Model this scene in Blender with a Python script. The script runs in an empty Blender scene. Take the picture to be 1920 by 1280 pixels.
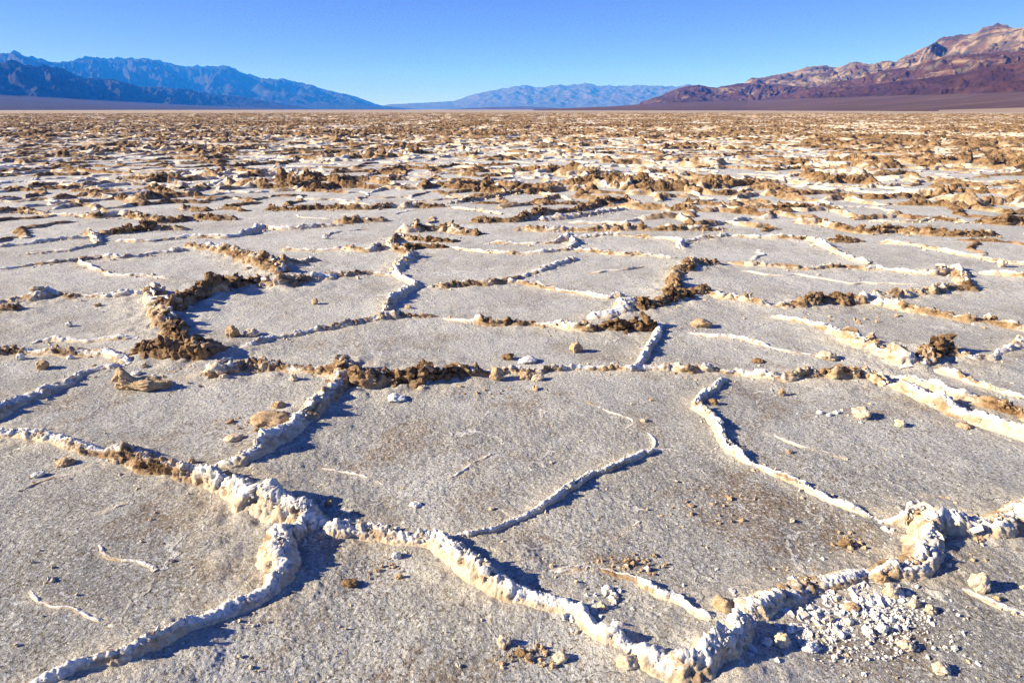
import bpy, math, random
import numpy as np
from mathutils import Vector

random.seed(7)
RNG = np.random.default_rng(11)
R = math.radians
scene = bpy.context.scene
COL = scene.collection

# ------------------------------------------------------------------ camera
CAM_H, FPX = 1.6, 1280.0
PITCH = math.atan((640.0 - 205.5) / FPX)
cam_d = bpy.data.cameras.new("camera")
cam_d.lens, cam_d.sensor_width = 24.0, 36.0
cam_d.clip_start, cam_d.clip_end = 0.05, 120000.0
cam = bpy.data.objects.new("camera", cam_d)
COL.objects.link(cam)
cam.location = (0, 0, CAM_H)
cam.rotation_euler = (math.pi / 2 - PITCH, 0, 0)
scene.camera = cam

# ------------------------------------------------------------------ sky, sun, exposure
SUN_EL, SUN_AZ = R(24.0), R(8.0)      # SUN_AZ: shadows run to +x, turned this much to +y
world = bpy.data.worlds.new("World")
scene.world = world
world.use_nodes = True
wt = world.node_tree
sky = wt.nodes.new("ShaderNodeTexSky")
sky.sky_type = 'NISHITA'
sky.sun_disc = False
sky.sun_elevation = SUN_EL
sky.sun_rotation = R(270.0) - SUN_AZ
sky.altitude = 0
sky.air_density, sky.dust_density, sky.ozone_density = 0.42, 0.0, 6.0
bg = wt.nodes["Background"]
tint = wt.nodes.new("ShaderNodeMix")
tint.data_type, tint.blend_type = 'RGBA', 'MULTIPLY'
tint.inputs["Factor"].default_value = 1.0
tint.inputs[7].default_value = (1.18, 0.95, 1.40, 1.0)
wt.links.new(sky.outputs[0], tint.inputs[6])
wt.links.new(tint.outputs[2], bg.inputs[0])
bg.inputs[1].default_value = 0.075

sun_d = bpy.data.lights.new("sun", 'SUN')
sun_d.energy, sun_d.angle, sun_d.color = 5.0, R(0.5), (1.0, 0.905, 0.77)
sun = bpy.data.objects.new("sun", sun_d)
COL.objects.link(sun)
sdir = Vector((math.cos(SUN_EL) * math.cos(SUN_AZ), math.cos(SUN_EL) * math.sin(SUN_AZ), -math.sin(SUN_EL)))
sun.rotation_euler = sdir.to_track_quat('-Z', 'Y').to_euler()

vs = scene.view_settings
vs.view_transform, vs.look, vs.gamma, vs.exposure = 'Standard', 'None', 1.0, 1.03
vs.use_curve_mapping = False
scene.cycles.use_denoising = True
scene.cycles.denoising_prefilter = 'NONE'
scene.cycles.max_bounces = 5
scene.cycles.diffuse_bounces = 1
scene.cycles.volume_bounces = 2

# ------------------------------------------------------------------ pixel of the photograph -> place on the flat
CP, SP = math.cos(PITCH), math.sin(PITCH)


def ray(px, py):
    r, u = (px - 960.0) / FPX, (640.0 - py) / FPX
    return (r, CP + u * SP, -SP + u * CP)


def ground_pt(px, py):
    dx, dy, dz = ray(px, py)
    t = CAM_H / -dz
    return dx * t, dy * t


def px_size(px, py):                    # metres per photograph pixel there
    dx, dy, dz = ray(px, py)
    return CAM_H / -dz / FPX


# ------------------------------------------------------------------ noise
_pr = np.random.default_rng(3)
PERM = np.concatenate([_pr.permutation(256)] * 3).astype(np.int32)
_g = _pr.normal(size=(256, 3))
GRAD = (_g / np.linalg.norm(_g, axis=1)[:, None]).astype(np.float32)


def perlin(x, y, z):
    x, y, z = np.broadcast_arrays(np.asarray(x, float), np.asarray(y, float), np.asarray(z, float))
    xi, yi, zi = np.floor(x), np.floor(y), np.floor(z)
    xf, yf, zf = (x - xi).astype(np.float32), (y - yi).astype(np.float32), (z - zi).astype(np.float32)
    X, Y, Z = (xi.astype(np.int64) & 255), (yi.astype(np.int64) & 255), (zi.astype(np.int64) & 255)

    def fade(t):
        return t * t * t * (t * (t * 6 - 15) + 10)
    u, v, w = fade(xf), fade(yf), fade(zf)
    out = 0
    for a in (0, 1):
        wa = u if a else 1 - u
        pa = PERM[X + a]
        for b in (0, 1):
            wb = wa * (v if b else 1 - v)
            pb = PERM[pa + Y + b]
            for c in (0, 1):
                g = GRAD[PERM[pb + Z + c] & 255]
                d = g[..., 0] * (xf - a) + g[..., 1] * (yf - b) + g[..., 2] * (zf - c)
                out = out + wb * (w if c else 1 - w) * d
    return out * 1.5


def fbm(x, y, z, octv=4, gain=0.5):
    s, a, f = 0, 1.0, 1.0
    for k in range(octv):
        s = s + a * perlin(x * f + 17.3 * k, y * f - 9.1 * k, z * f + 4.7 * k)
        a *= gain
        f *= 2.03
    return s


def billow(x, y, z, octv=3, gain=0.5):
    s, a, f = 0, 1.0, 1.0
    for k in range(octv):
        s = s + a * np.abs(perlin(x * f + 31.7 * k, y * f + 5.3 * k, z * f - 8.9 * k))
        a *= gain
        f *= 2.1
    return s


def ridged(x, y, z, octv=5, gain=0.5):
    s, a, f = 0, 1.0, 1.0
    w = 1.0
    for k in range(octv):
        n = 1 - np.abs(perlin(x * f + 31.7 * k, y * f + 5.3 * k, z * f - 8.9 * k))
        n = n * n
        s = s + a * n * w
        w = np.clip(n * 1.6, 0, 1)
        a *= gain
        f *= 2.07
    return s


def smooth(a, b, x):
    t = np.clip((x - a) / (b - a), 0, 1)
    return t * t * (3 - 2 * t)


def pan_height(x, y):                   # the gentle lie of the salt flat
    r = np.hypot(x, y)
    k = np.clip(1 - r / 900.0, 0, 1)
    return (0.022 * perlin(x * 0.55, y * 0.55, 1.5) + 0.012 * perlin(x * 1.7, y * 1.7, 7.5)) * k


# ------------------------------------------------------------------ mesh helpers
def raw_mesh(name, verts, faces, attrs=None, flat=False):
    """verts (n,3); faces (m,k) int array, all of one k."""
    verts = np.ascontiguousarray(verts, dtype=np.float32)
    faces = np.ascontiguousarray(faces, dtype=np.int32)
    m, k = faces.shape
    me = bpy.data.meshes.new(name)
    me.vertices.add(len(verts))
    me.vertices.foreach_set("co", verts.ravel())
    me.loops.add(m * k)
    me.loops.foreach_set("vertex_index", faces.ravel())
    me.polygons.add(m)
    me.polygons.foreach_set("loop_start", np.arange(0, m * k, k, dtype=np.int32))
    try:
        me.polygons.foreach_set("loop_total", np.full(m, k, dtype=np.int32))
    except Exception:
        pass
    me.polygons.foreach_set("use_smooth", np.full(m, not flat))
    for an, av in (attrs or {}).items():
        at = me.attributes.new(an, 'FLOAT', 'POINT')
        at.data.foreach_set("value", np.ascontiguousarray(av, dtype=np.float32).ravel())
    me.update(calc_edges=True)
    return me


def link(name, me, mat, parent=None, **props):
    o = bpy.data.objects.new(name, me)
    COL.objects.link(o)
    if mat is not None and not len(me.materials):
        me.materials.append(mat)
    if parent is not None:
        o.parent = parent
    for k, v in props.items():
        if v is not None:
            o[k] = v
    return o


def grid_faces(n, m, closed=False, base=0):      # n rows by m columns
    i = np.arange(n - 1)[:, None]
    j = np.arange(m if closed else m - 1)[None, :]
    j2 = (j + 1) % m
    a = i * m + j
    b = i * m + j2
    c = (i + 1) * m + j2
    d = (i + 1) * m + j
    return np.stack([a, b, c, d], -1).reshape(-1, 4) + base


def ico(level):
    t = (1 + 5 ** .5) / 2
    v = [(-1, t, 0), (1, t, 0), (-1, -t, 0), (1, -t, 0), (0, -1, t), (0, 1, t), (0, -1, -t), (0, 1, -t),
         (t, 0, -1), (t, 0, 1), (-t, 0, -1), (-t, 0, 1)]
    f = [(0, 11, 5), (0, 5, 1), (0, 1, 7), (0, 7, 10), (0, 10, 11), (1, 5, 9), (5, 11, 4), (11, 10, 2), (10, 7, 6),
         (7, 1, 8), (3, 9, 4), (3, 4, 2), (3, 2, 6), (3, 6, 8), (3, 8, 9), (4, 9, 5), (2, 4, 11), (6, 2, 10), (8, 6, 7),
         (9, 8, 1)]
    v = [np.array(p) / np.linalg.norm(p) for p in v]
    for _ in range(level):
        cache, nf = {}, []

        def mid(a, b):
            k = (min(a, b), max(a, b))
            if k not in cache:
                p = v[a] + v[b]
                v.append(p / np.linalg.norm(p))
                cache[k] = len(v) - 1
            return cache[k]
        for a, b, c in f:
            x, y, z = mid(a, b), mid(b, c), mid(c, a)
            nf += [(a, x, z), (b, y, x), (c, z, y), (x, y, z)]
        f = nf
    return np.array(v), np.array(f, dtype=np.int32)


ICO = {k: ico(k) for k in (0, 1, 2, 3, 4)}


# ------------------------------------------------------------------ materials
class NT:
    def __init__(self, name):
        self.mat = bpy.data.materials.new(name)
        self.mat.use_nodes = True
        self.t = self.mat.node_tree
        self.b = self.t.nodes["Principled BSDF"]
        self.b.inputs["Specular IOR Level"].default_value = 0.15
        self.b.inputs["Roughness"].default_value = 0.9
        self.pos = self.t.nodes.new("ShaderNodeNewGeometry").outputs["Position"]

    def L(self, a, b):
        self.t.links.new(a, b)

    def val(self, sock, v):
        if isinstance(v, bpy.types.NodeSocket):
            self.L(v, sock)
        else:
            sock.default_value = v

    def noise(self, scale, detail=4, rough=0.55, vec=None, sx=None, dist=0.0, kind='FBM'):
        n = self.t.nodes.new("ShaderNodeTexNoise")
        n.inputs["Scale"].default_value = scale
        n.inputs["Detail"].default_value = detail
        n.inputs["Roughness"].default_value = rough
        n.inputs["Distortion"].default_value = dist
        v = vec or self.pos
        if sx:
            m = self.t.nodes.new("ShaderNodeMapping")
            m.inputs["Scale"].default_value = sx
            self.L(v, m.inputs["Vector"])
            v = m.outputs[0]
        self.L(v, n.inputs["Vector"])
        return n.outputs["Fac"]

    def voro(self, scale, feature='F1'):
        n = self.t.nodes.new("ShaderNodeTexVoronoi")
        n.feature = feature
        n.inputs["Scale"].default_value = scale
        self.L(self.pos, n.inputs["Vector"])
        return n.outputs["Distance"]

    def attr(self, name):
        n = self.t.nodes.new("ShaderNodeAttribute")
        n.attribute_name = name
        return n.outputs["Fac"]

    def ramp(self, fac, a, b):          # smoothstep a..b -> 0..1
        n = self.t.nodes.new("ShaderNodeMapRange")
        n.interpolation_type = 'SMOOTHSTEP'
        n.inputs["From Min"].default_value = a
        n.inputs["From Max"].default_value = b
        self.L(fac, n.inputs["Value"])
        return n.outputs[0]

    def math(self, op, a, b=0.0, clamp=False):
        n = self.t.nodes.new("ShaderNodeMath")
        n.operation = op
        n.use_clamp = clamp
        self.val(n.inputs[0], a)
        self.val(n.inputs[1], b)
        return n.outputs[0]

    def mix(self, f, a, b):
        n = self.t.nodes.new("ShaderNodeMix")
        n.data_type = 'RGBA'
        self.val(n.inputs["Factor"], f)
        for s, v in ((n.inputs[6], a), (n.inputs[7], b)):
            if isinstance(v, tuple):
                v = (*v, 1.0)
            self.val(s, v)
        return n.outputs[2]

    def bump(self, h, strength, dist, prev=None):
        n = self.t.nodes.new("ShaderNodeBump")
        n.inputs["Strength"].default_value = strength
        n.inputs["Distance"].default_value = dist
        self.L(h, n.inputs["Height"])
        if prev is not None:
            self.L(prev, n.inputs["Normal"])
        return n.outputs[0]

    def done(self, col, normal=None):
        self.val(self.b.inputs["Base Color"], col)
        if normal is not None:
            self.L(normal, self.b.inputs["Normal"])
        return self.mat


WHITE, CREAM, TAN, BROWN, DARK = (0.84, 0.83, 0.81), (0.71, 0.60, 0.445), (0.43, 0.305, 0.19), (0.23, 0.138, 0.070), (0.095, 0.05, 0.024)


def mat_pan():
    n = NT("pale_salt_crust")
    base = n.mix(n.ramp(n.noise(0.7, 6, 0.65, dist=0.3), 0.38, 0.64), (0.38, 0.374, 0.355), (0.60, 0.60, 0.582))
    # the crust is trodden and gritty near the path, cleaner salt farther out
    sp = n.t.nodes.new("ShaderNodeSeparateXYZ")
    n.L(n.pos, sp.inputs[0])
    dirt = n.math('SUBTRACT', 1.0, n.math('MULTIPLY', n.ramp(n.math('ADD', sp.outputs["Y"], n.math('MULTIPLY', n.noise(0.5, 3, 0.6), 4.0)), 4.0, 8.5), 0.62))
    # white bloom of fresh salt
    bloom = n.ramp(n.noise(1.9, 7, 0.7, dist=0.8), 0.52, 0.68)
    base = n.mix(n.math('MULTIPLY', bloom, 0.7), base, (0.78, 0.775, 0.76))
    base = n.mix(n.math('MULTIPLY', n.math('SUBTRACT', 1.0, dirt), 0.65), base, (0.74, 0.73, 0.695))
    # brown grit in loose patches
    patch = n.ramp(n.noise(1.3, 7, 0.75, dist=0.5), 0.50, 0.62)
    grit = n.ramp(n.noise(62, 4, 0.75), 0.44, 0.56)
    patch = n.math('MULTIPLY', patch, dirt)
    base = n.mix(n.math('MULTIPLY', n.math('MULTIPLY', patch, grit), 0.85), base, (0.22, 0.14, 0.075))
    base = n.mix(n.math('MULTIPLY', patch, 0.42), base, (0.33, 0.24, 0.155))
    spots = n.math('MULTIPLY', n.ramp(n.noise(7, 7, 0.85), 0.57, 0.63), n.ramp(n.noise(0.9, 3, 0.5), 0.42, 0.56))
    base = n.mix(n.math('MULTIPLY', spots, 0.8), base, (0.21, 0.12, 0.055))
    # pepper and salt
    base = n.mix(n.math('MULTIPLY', n.ramp(n.noise(74, 2, 0.55, sx=(1, 1, 1.3)), 0.54, 0.63), 0.8), base, (0.76, 0.765, 0.77))
    base = n.mix(n.math('MULTIPLY', n.ramp(n.noise(82, 2, 0.55), 0.55, 0.63), n.math('MULTIPLY', dirt, 0.85)), base, (0.19, 0.15, 0.105))
    # hairline cracks healed with white salt
    wv = n.t.nodes.new("ShaderNodeTexNoise")
    wv.inputs["Scale"].default_value = 3.5
    wv.inputs["Detail"].default_value = 4
    n.L(n.pos, wv.inputs["Vector"])
    vm = n.t.nodes.new("ShaderNodeVectorMath")
    vm.operation = 'MULTIPLY_ADD'
    n.L(wv.outputs["Color"], vm.inputs[0])
    vm.inputs[1].default_value = (0.5, 0.5, 0.0)
    n.L(n.pos, vm.inputs[2])
    vo = n.t.nodes.new("ShaderNodeTexVoronoi")
    vo.feature = 'DISTANCE_TO_EDGE'
    vo.voronoi_dimensions = '2D'
    vo.inputs["Scale"].default_value = 2.1
    n.L(vm.outputs[0], vo.inputs["Vector"])
    crack = n.math('MULTIPLY', n.math('SUBTRACT', 1.0, n.ramp(vo.outputs["Distance"], 0.006, 0.026)), n.ramp(n.noise(1.1, 4, 0.6), 0.45, 0.52))
    base = n.mix(n.math('MULTIPLY', crack, 0.85), base, (0.82, 0.80, 0.76))
    # wholly beyond the ridges one can see singly the brown mud and the crust mingle
    streak = n.ramp(n.noise(0.5, 4, 0.6), 0.42, 0.58)
    base = n.mix(n.attr("far"), base, n.mix(streak, (0.60, 0.52, 0.42), (0.27, 0.18, 0.105)))
    ap = n.math('MULTIPLY', n.attr("apron"), n.ramp(n.noise(22, 5, 0.75), 0.32, 0.6))
    base = n.mix(ap, base, (0.78, 0.70, 0.57))
    b = n.bump(crack, 1.0, 0.03)
    b = n.bump(n.noise(52, 4, 0.7), 1.0, 0.026, b)
    b = n.bump(n.noise(110, 4, 0.8), 0.7, 0.009, b)
    return n.done(base, b)


def mat_ridge():
    n = NT("ridge_salt_and_mud")
    mud, crust = n.attr("mud"), n.attr("crust")
    k = n.noise(14, 5, 0.65)
    k2 = n.noise(46, 4, 0.7)
    side = n.mix(n.ramp(k, 0.36, 0.66), CREAM, (0.63, 0.485, 0.325))  # cream flanks: dusty salt with the sun's warmth painted into the colour
    side = n.mix(n.math('MULTIPLY', n.ramp(k2, 0.48, 0.62), 0.5), side, (0.85, 0.78, 0.66))
    c = n.math('ADD', crust, n.math('MULTIPLY', n.math('SUBTRACT', n.noise(20, 4, 0.6), 0.5), 1.5), False)
    col = n.mix(n.ramp(c, 0.45, 0.85), side, WHITE)  # white crests: salt cap, with sky and grazing sun painted in too
    mm = n.math('ADD', mud, n.math('MULTIPLY', n.math('SUBTRACT', n.noise(17, 7, 0.8), 0.5), 1.5), False)
    mudcol = n.mix(n.ramp(k2, 0.42, 0.66), BROWN, (0.36, 0.23, 0.125))
    mudcol = n.mix(n.math('MULTIPLY', n.ramp(n.noise(8, 5, 0.7), 0.46, 0.58), n.ramp(mud, 0.5, 0.9)), mudcol, DARK)
    mudcol = n.mix(n.math('MULTIPLY', n.ramp(n.noise(70, 4, 0.8), 0.56, 0.64), 0.65), mudcol, (0.62, 0.50, 0.35))
    col = n.mix(n.ramp(mm, 0.12, 0.50), col, TAN)
    col = n.mix(n.ramp(mm, 0.40, 0.80), col, mudcol)
    b = n.bump(n.noise(48, 6, 0.8), 0.55, 0.02)
    b = n.bump(n.noise(140, 3, 0.8), 0.45, 0.008, b)
    return n.done(col, b)


def mat_stone(name, cols, scale=30):
    n = NT(name)
    oi = n.t.nodes.new("ShaderNodeObjectInfo").outputs["Random"]
    col = n.mix(n.ramp(n.noise(scale, 5, 0.7), 0.35, 0.65), cols[0], cols[1])
    col = n.mix(n.math('MULTIPLY', n.ramp(n.noise(scale * 2.4, 4, 0.7), 0.55, 0.68), 0.8), col, cols[2])
    b = n.bump(n.noise(70, 5, 0.75), 0.6, 0.02)
    b = n.bump(n.voro(170), 0.3, 0.008, b)
    return n.done(col, b)


M_PAN = mat_pan()
M_RIDGE = mat_ridge()
M_WHITE = mat_stone("white_salt", ((0.78, 0.77, 0.75), (0.82, 0.80, 0.77), (0.70, 0.60, 0.46)))
M_CREAM = mat_stone("cream_salt_rock", ((0.68, 0.54, 0.37), (0.76, 0.66, 0.52), (0.45, 0.29, 0.15)))
M_TAN = mat_stone("tan_mud_rock", ((0.45, 0.30, 0.17), (0.62, 0.47, 0.31), (0.26, 0.15, 0.075)))
M_BROWN = mat_stone("brown_mud_rock", ((0.26, 0.155, 0.075), (0.36, 0.235, 0.125), (0.13, 0.07, 0.035)))


def mat_rock(name, dark, mid, light, band_dir=(0.002, 0.002, 0.02), s=0.004, lo=0.48, hi=0.60, tint=None):
    n = NT(name)
    warp = n.noise(s * 0.8, 5, 0.6)
    band = n.noise(1.0, 5, 0.65, sx=band_dir, dist=1.2)
    col = n.mix(n.ramp(n.noise(s, 6, 0.65), 0.42, 0.58), dark, mid)
    f = n.math('MULTIPLY', n.ramp(band, lo, hi), n.ramp(warp, 0.36, 0.56))
    col = n.mix(f, col, light)
    if tint:
        col = n.mix(n.math('MULTIPLY', n.ramp(n.noise(s * 1.7, 5, 0.6, sx=(1, 1, 2)), 0.54, 0.64), 0.85), col, tint)
    b = n.bump(n.noise(s * 14, 6, 0.7), 0.5, 0.18 / (s * 14))
    return n.done(col, b)


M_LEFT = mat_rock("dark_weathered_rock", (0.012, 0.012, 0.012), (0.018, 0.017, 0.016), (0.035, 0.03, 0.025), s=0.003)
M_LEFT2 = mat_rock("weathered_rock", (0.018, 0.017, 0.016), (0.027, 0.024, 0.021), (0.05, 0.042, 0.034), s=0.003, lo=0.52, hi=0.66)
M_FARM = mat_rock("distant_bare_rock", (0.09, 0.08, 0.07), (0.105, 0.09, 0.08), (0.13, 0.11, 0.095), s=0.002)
M_MAROON = mat_rock("maroon_rock", (0.040, 0.016, 0.012), (0.060, 0.025, 0.018), (0.10, 0.047, 0.031), s=0.024, tint=(0.05, 0.026, 0.03))
M_MAROON2 = mat_rock("rust_and_maroon_rock", (0.054, 0.024, 0.018), (0.085, 0.039, 0.026), (0.24, 0.165, 0.10), band_dir=(0.004, 0.004, 0.035), s=0.018, lo=0.53, hi=0.66, tint=(0.12, 0.105, 0.07))
M_BANDED = mat_rock("pink_and_grey_banded_rock", (0.055, 0.040, 0.036), (0.115, 0.066, 0.047), (0.29, 0.215, 0.145), band_dir=(0.004, 0.004, 0.035), s=0.013, lo=0.43, hi=0.56, tint=(0.075, 0.075, 0.075))
M_TONGUE = mat_rock("dark_gravel_rise", (0.07, 0.055, 0.05), (0.085, 0.065, 0.06), (0.10, 0.08, 0.07), s=0.004)


def mat_fan(name, a, b, c):
    n = NT(name)
    col = n.mix(n.ramp(n.noise(0.012, 5, 0.6, sx=(0.35, 1.0, 1.0)), 0.40, 0.62), a, b)
    col = n.mix(n.math('MULTIPLY', n.ramp(n.noise(0.02, 5, 0.7, sx=(0.5, 1, 1)), 0.52, 0.68), 0.7), col, c)
    bp = n.bump(n.noise(0.15, 4, 0.7), 0.5, 1.0)
    return n.done(col, bp)


M_FANR = mat_fan("purple_brown_gravel", (0.10, 0.056, 0.046), (0.135, 0.08, 0.064), (0.19, 0.125, 0.09))
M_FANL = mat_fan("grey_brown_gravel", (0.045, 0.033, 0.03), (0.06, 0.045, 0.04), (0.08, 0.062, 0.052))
M_FANB = mat_fan("beige_silt", (0.36, 0.27, 0.20), (0.42, 0.32, 0.24), (0.30, 0.21, 0.15))

# ------------------------------------------------------------------ salt flat: one sheet to beyond the hills


def build_ground():
    th_in = np.linspace(-R(43), R(43), 760)
    th = np.concatenate([np.linspace(-math.pi, -R(43), 60, endpoint=False), th_in, np.linspace(R(43), math.pi, 60)[1:-1]])
    r1 = np.geomspace(0.9, 13, 880)
    r2 = np.geomspace(13, 170, 240)[1:]
    r3 = np.geomspace(170, 18400, 60)[1:]
    rr = np.concatenate([[0.02, 0.4], r1, r2, r3])
    T, RR = np.meshgrid(th, rr)
    x, y = RR * np.sin(T), RR * np.cos(T)
    z = pan_height(x, y)
    near = RR < 40
    xn, yn = x[near], y[near]
    fall = np.clip(1.3 - RR[near] / 35, 0, 1)
    rough = smooth(-0.25, 0.5, fbm(xn * 0.7, yn * 0.7, 3.3, 3))
    d = 0.0055 * fbm(xn * 5, yn * 5, 2.2, 3) + (0.0012 + 0.0018 * rough) * fbm(xn * 30, yn * 30, 5.5, 4, 0.7)
    d = d + (0.0008 + 0.0012 * rough) * (billow(xn * 70, yn * 55, 9.5, 2) - 0.25)
    z[near] += d * fall
    # unbroken pans curl up a little where a ridge has pushed through
    apr = np.zeros_like(z)
    sel = (RR > 1.0) & (RR < 14) & (np.abs(T) < R(46))
    xs, ys = x[sel], y[sel]
    best = np.full(xs.shape, 9.0)
    hloc = np.zeros(xs.shape)
    for P, Hh, Ww in APRON:
        mn, mx = P.min(0) - 0.5, P.max(0) + 0.5
        q = np.nonzero((xs > mn[0]) & (xs < mx[0]) & (ys > mn[1]) & (ys < mx[1]))[0]
        if not len(q):
            continue
        X, Y = xs[q], ys[q]
        bq = best[q]
        hq = hloc[q]
        for i in range(0, len(P) - 1):
            a, b = P[i], P[i + 1]
            ab = b - a
            t = np.clip(((X - a[0]) * ab[0] + (Y - a[1]) * ab[1]) / max(ab @ ab, 1e-9), 0, 1)
            dd = np.hypot(X - a[0] - t * ab[0], Y - a[1] - t * ab[1])
            e = np.maximum(dd - Ww[i], 0) / (0.02 + 2.4 * Hh[i])
            hq = np.maximum(hq, Hh[i] * np.clip(1 - e, 0, 1))
            bq = np.minimum(bq, e)
        best[q] = bq
        hloc[q] = hq
    a = np.clip(1 - best, 0, 1) ** 1.2
    a = a * np.clip(0.75 + 0.9 * fbm(xs * 7, ys * 7, 8.8, 3), 0, 1)
    apr[sel] = a
    z[sel] += 0.24 * hloc * np.clip(0.8 + 0.8 * fbm(xs * 7, ys * 7, 8.8, 3), 0.2, 1.3)
    far = smooth(90, 260, RR)
    v = np.stack([x, y, z], -1).reshape(-1, 3)
    f = grid_faces(len(rr), len(th), closed=True)
    me = raw_mesh("salt_flat", v, f[:, ::-1], {"far": far, "apron": apr * 0.8})
    link("ground", me, M_PAN, kind="structure", label="pale grey salt flat of cracked pans reaching to the hills")


# ------------------------------------------------------------------ pressure ridges of salt and mud
def resample(pts, ds):
    P = np.asarray(pts, float)
    seg = np.hypot(np.diff(P[:, 0]), np.diff(P[:, 1]))
    s = np.concatenate([[0], np.cumsum(seg)])
    n = max(4, int(s[-1] / ds) + 1)
    t = np.linspace(0, s[-1], n)
    # Catmull-like smoothing by a cubic through a slightly blurred polyline
    out = np.stack([np.interp(t, s, P[:, k]) for k in range(P.shape[1])], -1)
    k = max(1, int(0.05 / max(ds, 1e-6)))
    if n > 4 * k:
        ker = np.ones(2 * k + 1) / (2 * k + 1)
        pad = np.concatenate([np.repeat(out[:1], k, 0), out, np.repeat(out[-1:], k, 0)])
        sm = np.stack([np.convolve(pad[:, j], ker, 'valid') for j in range(out.shape[1])], -1)
        sm[0], sm[-1] = out[0], out[-1]
        out = sm
    return out, t


def ridge_arrays(P, ds, nu, seed, skew, wscale=1.0, wob=0.02, taper=0.02, rough=1.0):
    """P rows: x, y, height, mud (metres). Returns verts, quads, attributes."""
    Q, s = resample(P, ds)
    n = len(Q)
    x, y, h, mud = Q.T
    # the crack wanders and its height goes up and down
    wx = wob * fbm(s * 5, seed * 3.1, 0.5, 3)
    tx, ty = np.gradient(x), np.gradient(y)
    ln = np.hypot(tx, ty) + 1e-9
    tx, ty = tx / ln, ty / ln
    nx, ny = -ty, tx
    x = x + nx * wx
    y = y + ny * wx
    hv = 0.87 * h * np.clip(0.88 + 0.42 * fbm(s * 5, seed * 1.7, 2.5, 2) + 0.08 * perlin(s * 23, seed, 4.4), 0.35, 1.35)
    rb = np.random.default_rng(int(seed * 13) + 5)
    plate = float(np.clip(0.035 + 0.5 * h.mean(), 0.05, 0.11))
    cid = np.floor((s + 0.35 * plate * fbm(s * 6, seed, 9.1, 2)) / plate).astype(int)
    cid = np.clip(cid - cid.min(), 0, None)
    br = 0.65 + 0.40 * np.clip(mud.mean() * 1.4, 0, 1)
    rh = rb.uniform(-1, 1, cid.max() + 1)[cid]
    rl = rb.uniform(-1, 1, cid.max() + 1)[cid]
    rk = rb.normal(0, 0.30, cid.max() + 1)[cid]
    hv = hv * (1 + 0.26 * br * rh)
    skw = (skew + rk * br)[:, None]
    shiftl = 0.22 * br * rl
    ends = np.minimum(s, s[-1] - s)
    hv = hv * (0.45 + 0.55 * smooth(0, max(taper, 1e-4), ends))
    thin = 1 - smooth(0.018, 0.032, h)
    hv = hv * (1 - 0.35 * thin) * (1 - thin * np.clip(0.50 - 1.3 * fbm(s * 9, seed * 4.1, 6.6, 3), 0, 0.85))
    hw = (0.62 * h + 0.008 - 0.0045 * thin) * wscale * np.clip(1 + 0.35 * fbm(s * 4, seed * 2.3, 7.5, 2), 0.6, 1.6)
    u = np.linspace(-1, 1, nu)
    u = np.sign(u) * np.abs(u) ** 0.9 * 1.45
    U, HV = np.meshgrid(u, hv)
    HW = np.repeat(hw[:, None], nu, 1)
    ua = np.clip(np.abs(U), 0, 1)
    core = 0.62 * (1 - ua) ** 1.15 + 0.38 * np.clip(1 - ua ** 2.4, 0, 1) ** 0.7
    S = np.repeat(s[:, None], nu, 1)
    seam = np.exp(-((U - 0.12 * np.sin(S * 9 + seed)) / 0.13) ** 2) * smooth(-0.15, 0.3, perlin(S * 3.0, seed * 5.5, 1.2))
    Z = HV * core * (1 - 0.42 * seam) * 1.12
    out = np.abs(U) > 1
    Z = np.where(out, -0.02 * (np.abs(U) - 1) / 0.45 - 0.002, Z)
    off = HW * (U + shiftl[:, None] * core) + skw * Z * 0.9
    X = x[:, None] + nx[:, None] * off
    Y = y[:, None] + ny[:, None] * off
    G = np.stack([X, Y, Z], -1)
    # knobbly crust: push along the surface normal
    gs, gu = np.gradient(G, axis=0), np.gradient(G, axis=1)
    N = np.cross(gs, gu)
    N /= (np.linalg.norm(N, axis=-1, keepdims=True) + 1e-12)
    if N[n // 2, nu // 2, 2] < 0:
        N = -N
    mask = np.clip(core * 2.2, 0, 1)
    amp = np.clip(HV, 0.012, 0.2)
    mf = np.repeat(mud[:, None], nu, 1)
    mudn = np.clip(mf * 0.92 + 0.55 * fbm(S * 2.6, U * 0.7, seed * 0.77, 4) + 0.30 * fbm(X * 14, Y * 14, Z * 14 + seed, 2), 0, 1)
    o = seed * 7.7
    low = np.minimum(amp, 0.08)
    rel0 = np.clip(core, 0, 1) ** 2
    d = 0.14 * amp * (billow(X * 11, Y * 11, Z * 11 + o, 2) - 0.30) + 0.50 * mudn * amp * (0.36 - billow(X * 10, Y * 10, Z * 10 + o, 4, 0.6)) \
        + (0.12 + 0.16 * mudn) * low * fbm(X * 30, Y * 30, Z * 30 + o, 3, 0.65) \
        + (0.09 + 0.12 * rel0) * low * (billow(X * 46, Y * 46, Z * 46 + o, 2, 0.6) - 0.30)
    if ds < 0.02:
        d = d + 0.15 * np.minimum(amp, 0.06) * (billow(X * 110, Y * 110, Z * 110 + o, 2, 0.65) - 0.3)
    G = G + N * (d * mask * 1.25 * rough)[..., None]
    G[..., 2] = np.where(out, np.minimum(G[..., 2], -0.001), G[..., 2])
    G[..., 2] += pan_height(G[..., 0], G[..., 1])
    rel = np.clip(Z / np.maximum(HV, 1e-3), 0, 1)
    crust = np.clip(rel * 1.15 - 0.25 + 0.15 * (HV < 0.05), 0, 1)  # by height: salt cap plus painted light, white crest to sun-warm flank
    # mud shows through on the flanks more than under the cap of salt
    m2 = np.where(rel > 0.86, mudn * (0.72 + 0.28 * smooth(0.55, 0.9, mf)), mudn * (0.75 + 0.35 * rel))
    m2 = np.where(out, mudn * 0.55, m2)
    F = grid_faces(n, nu)
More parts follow.
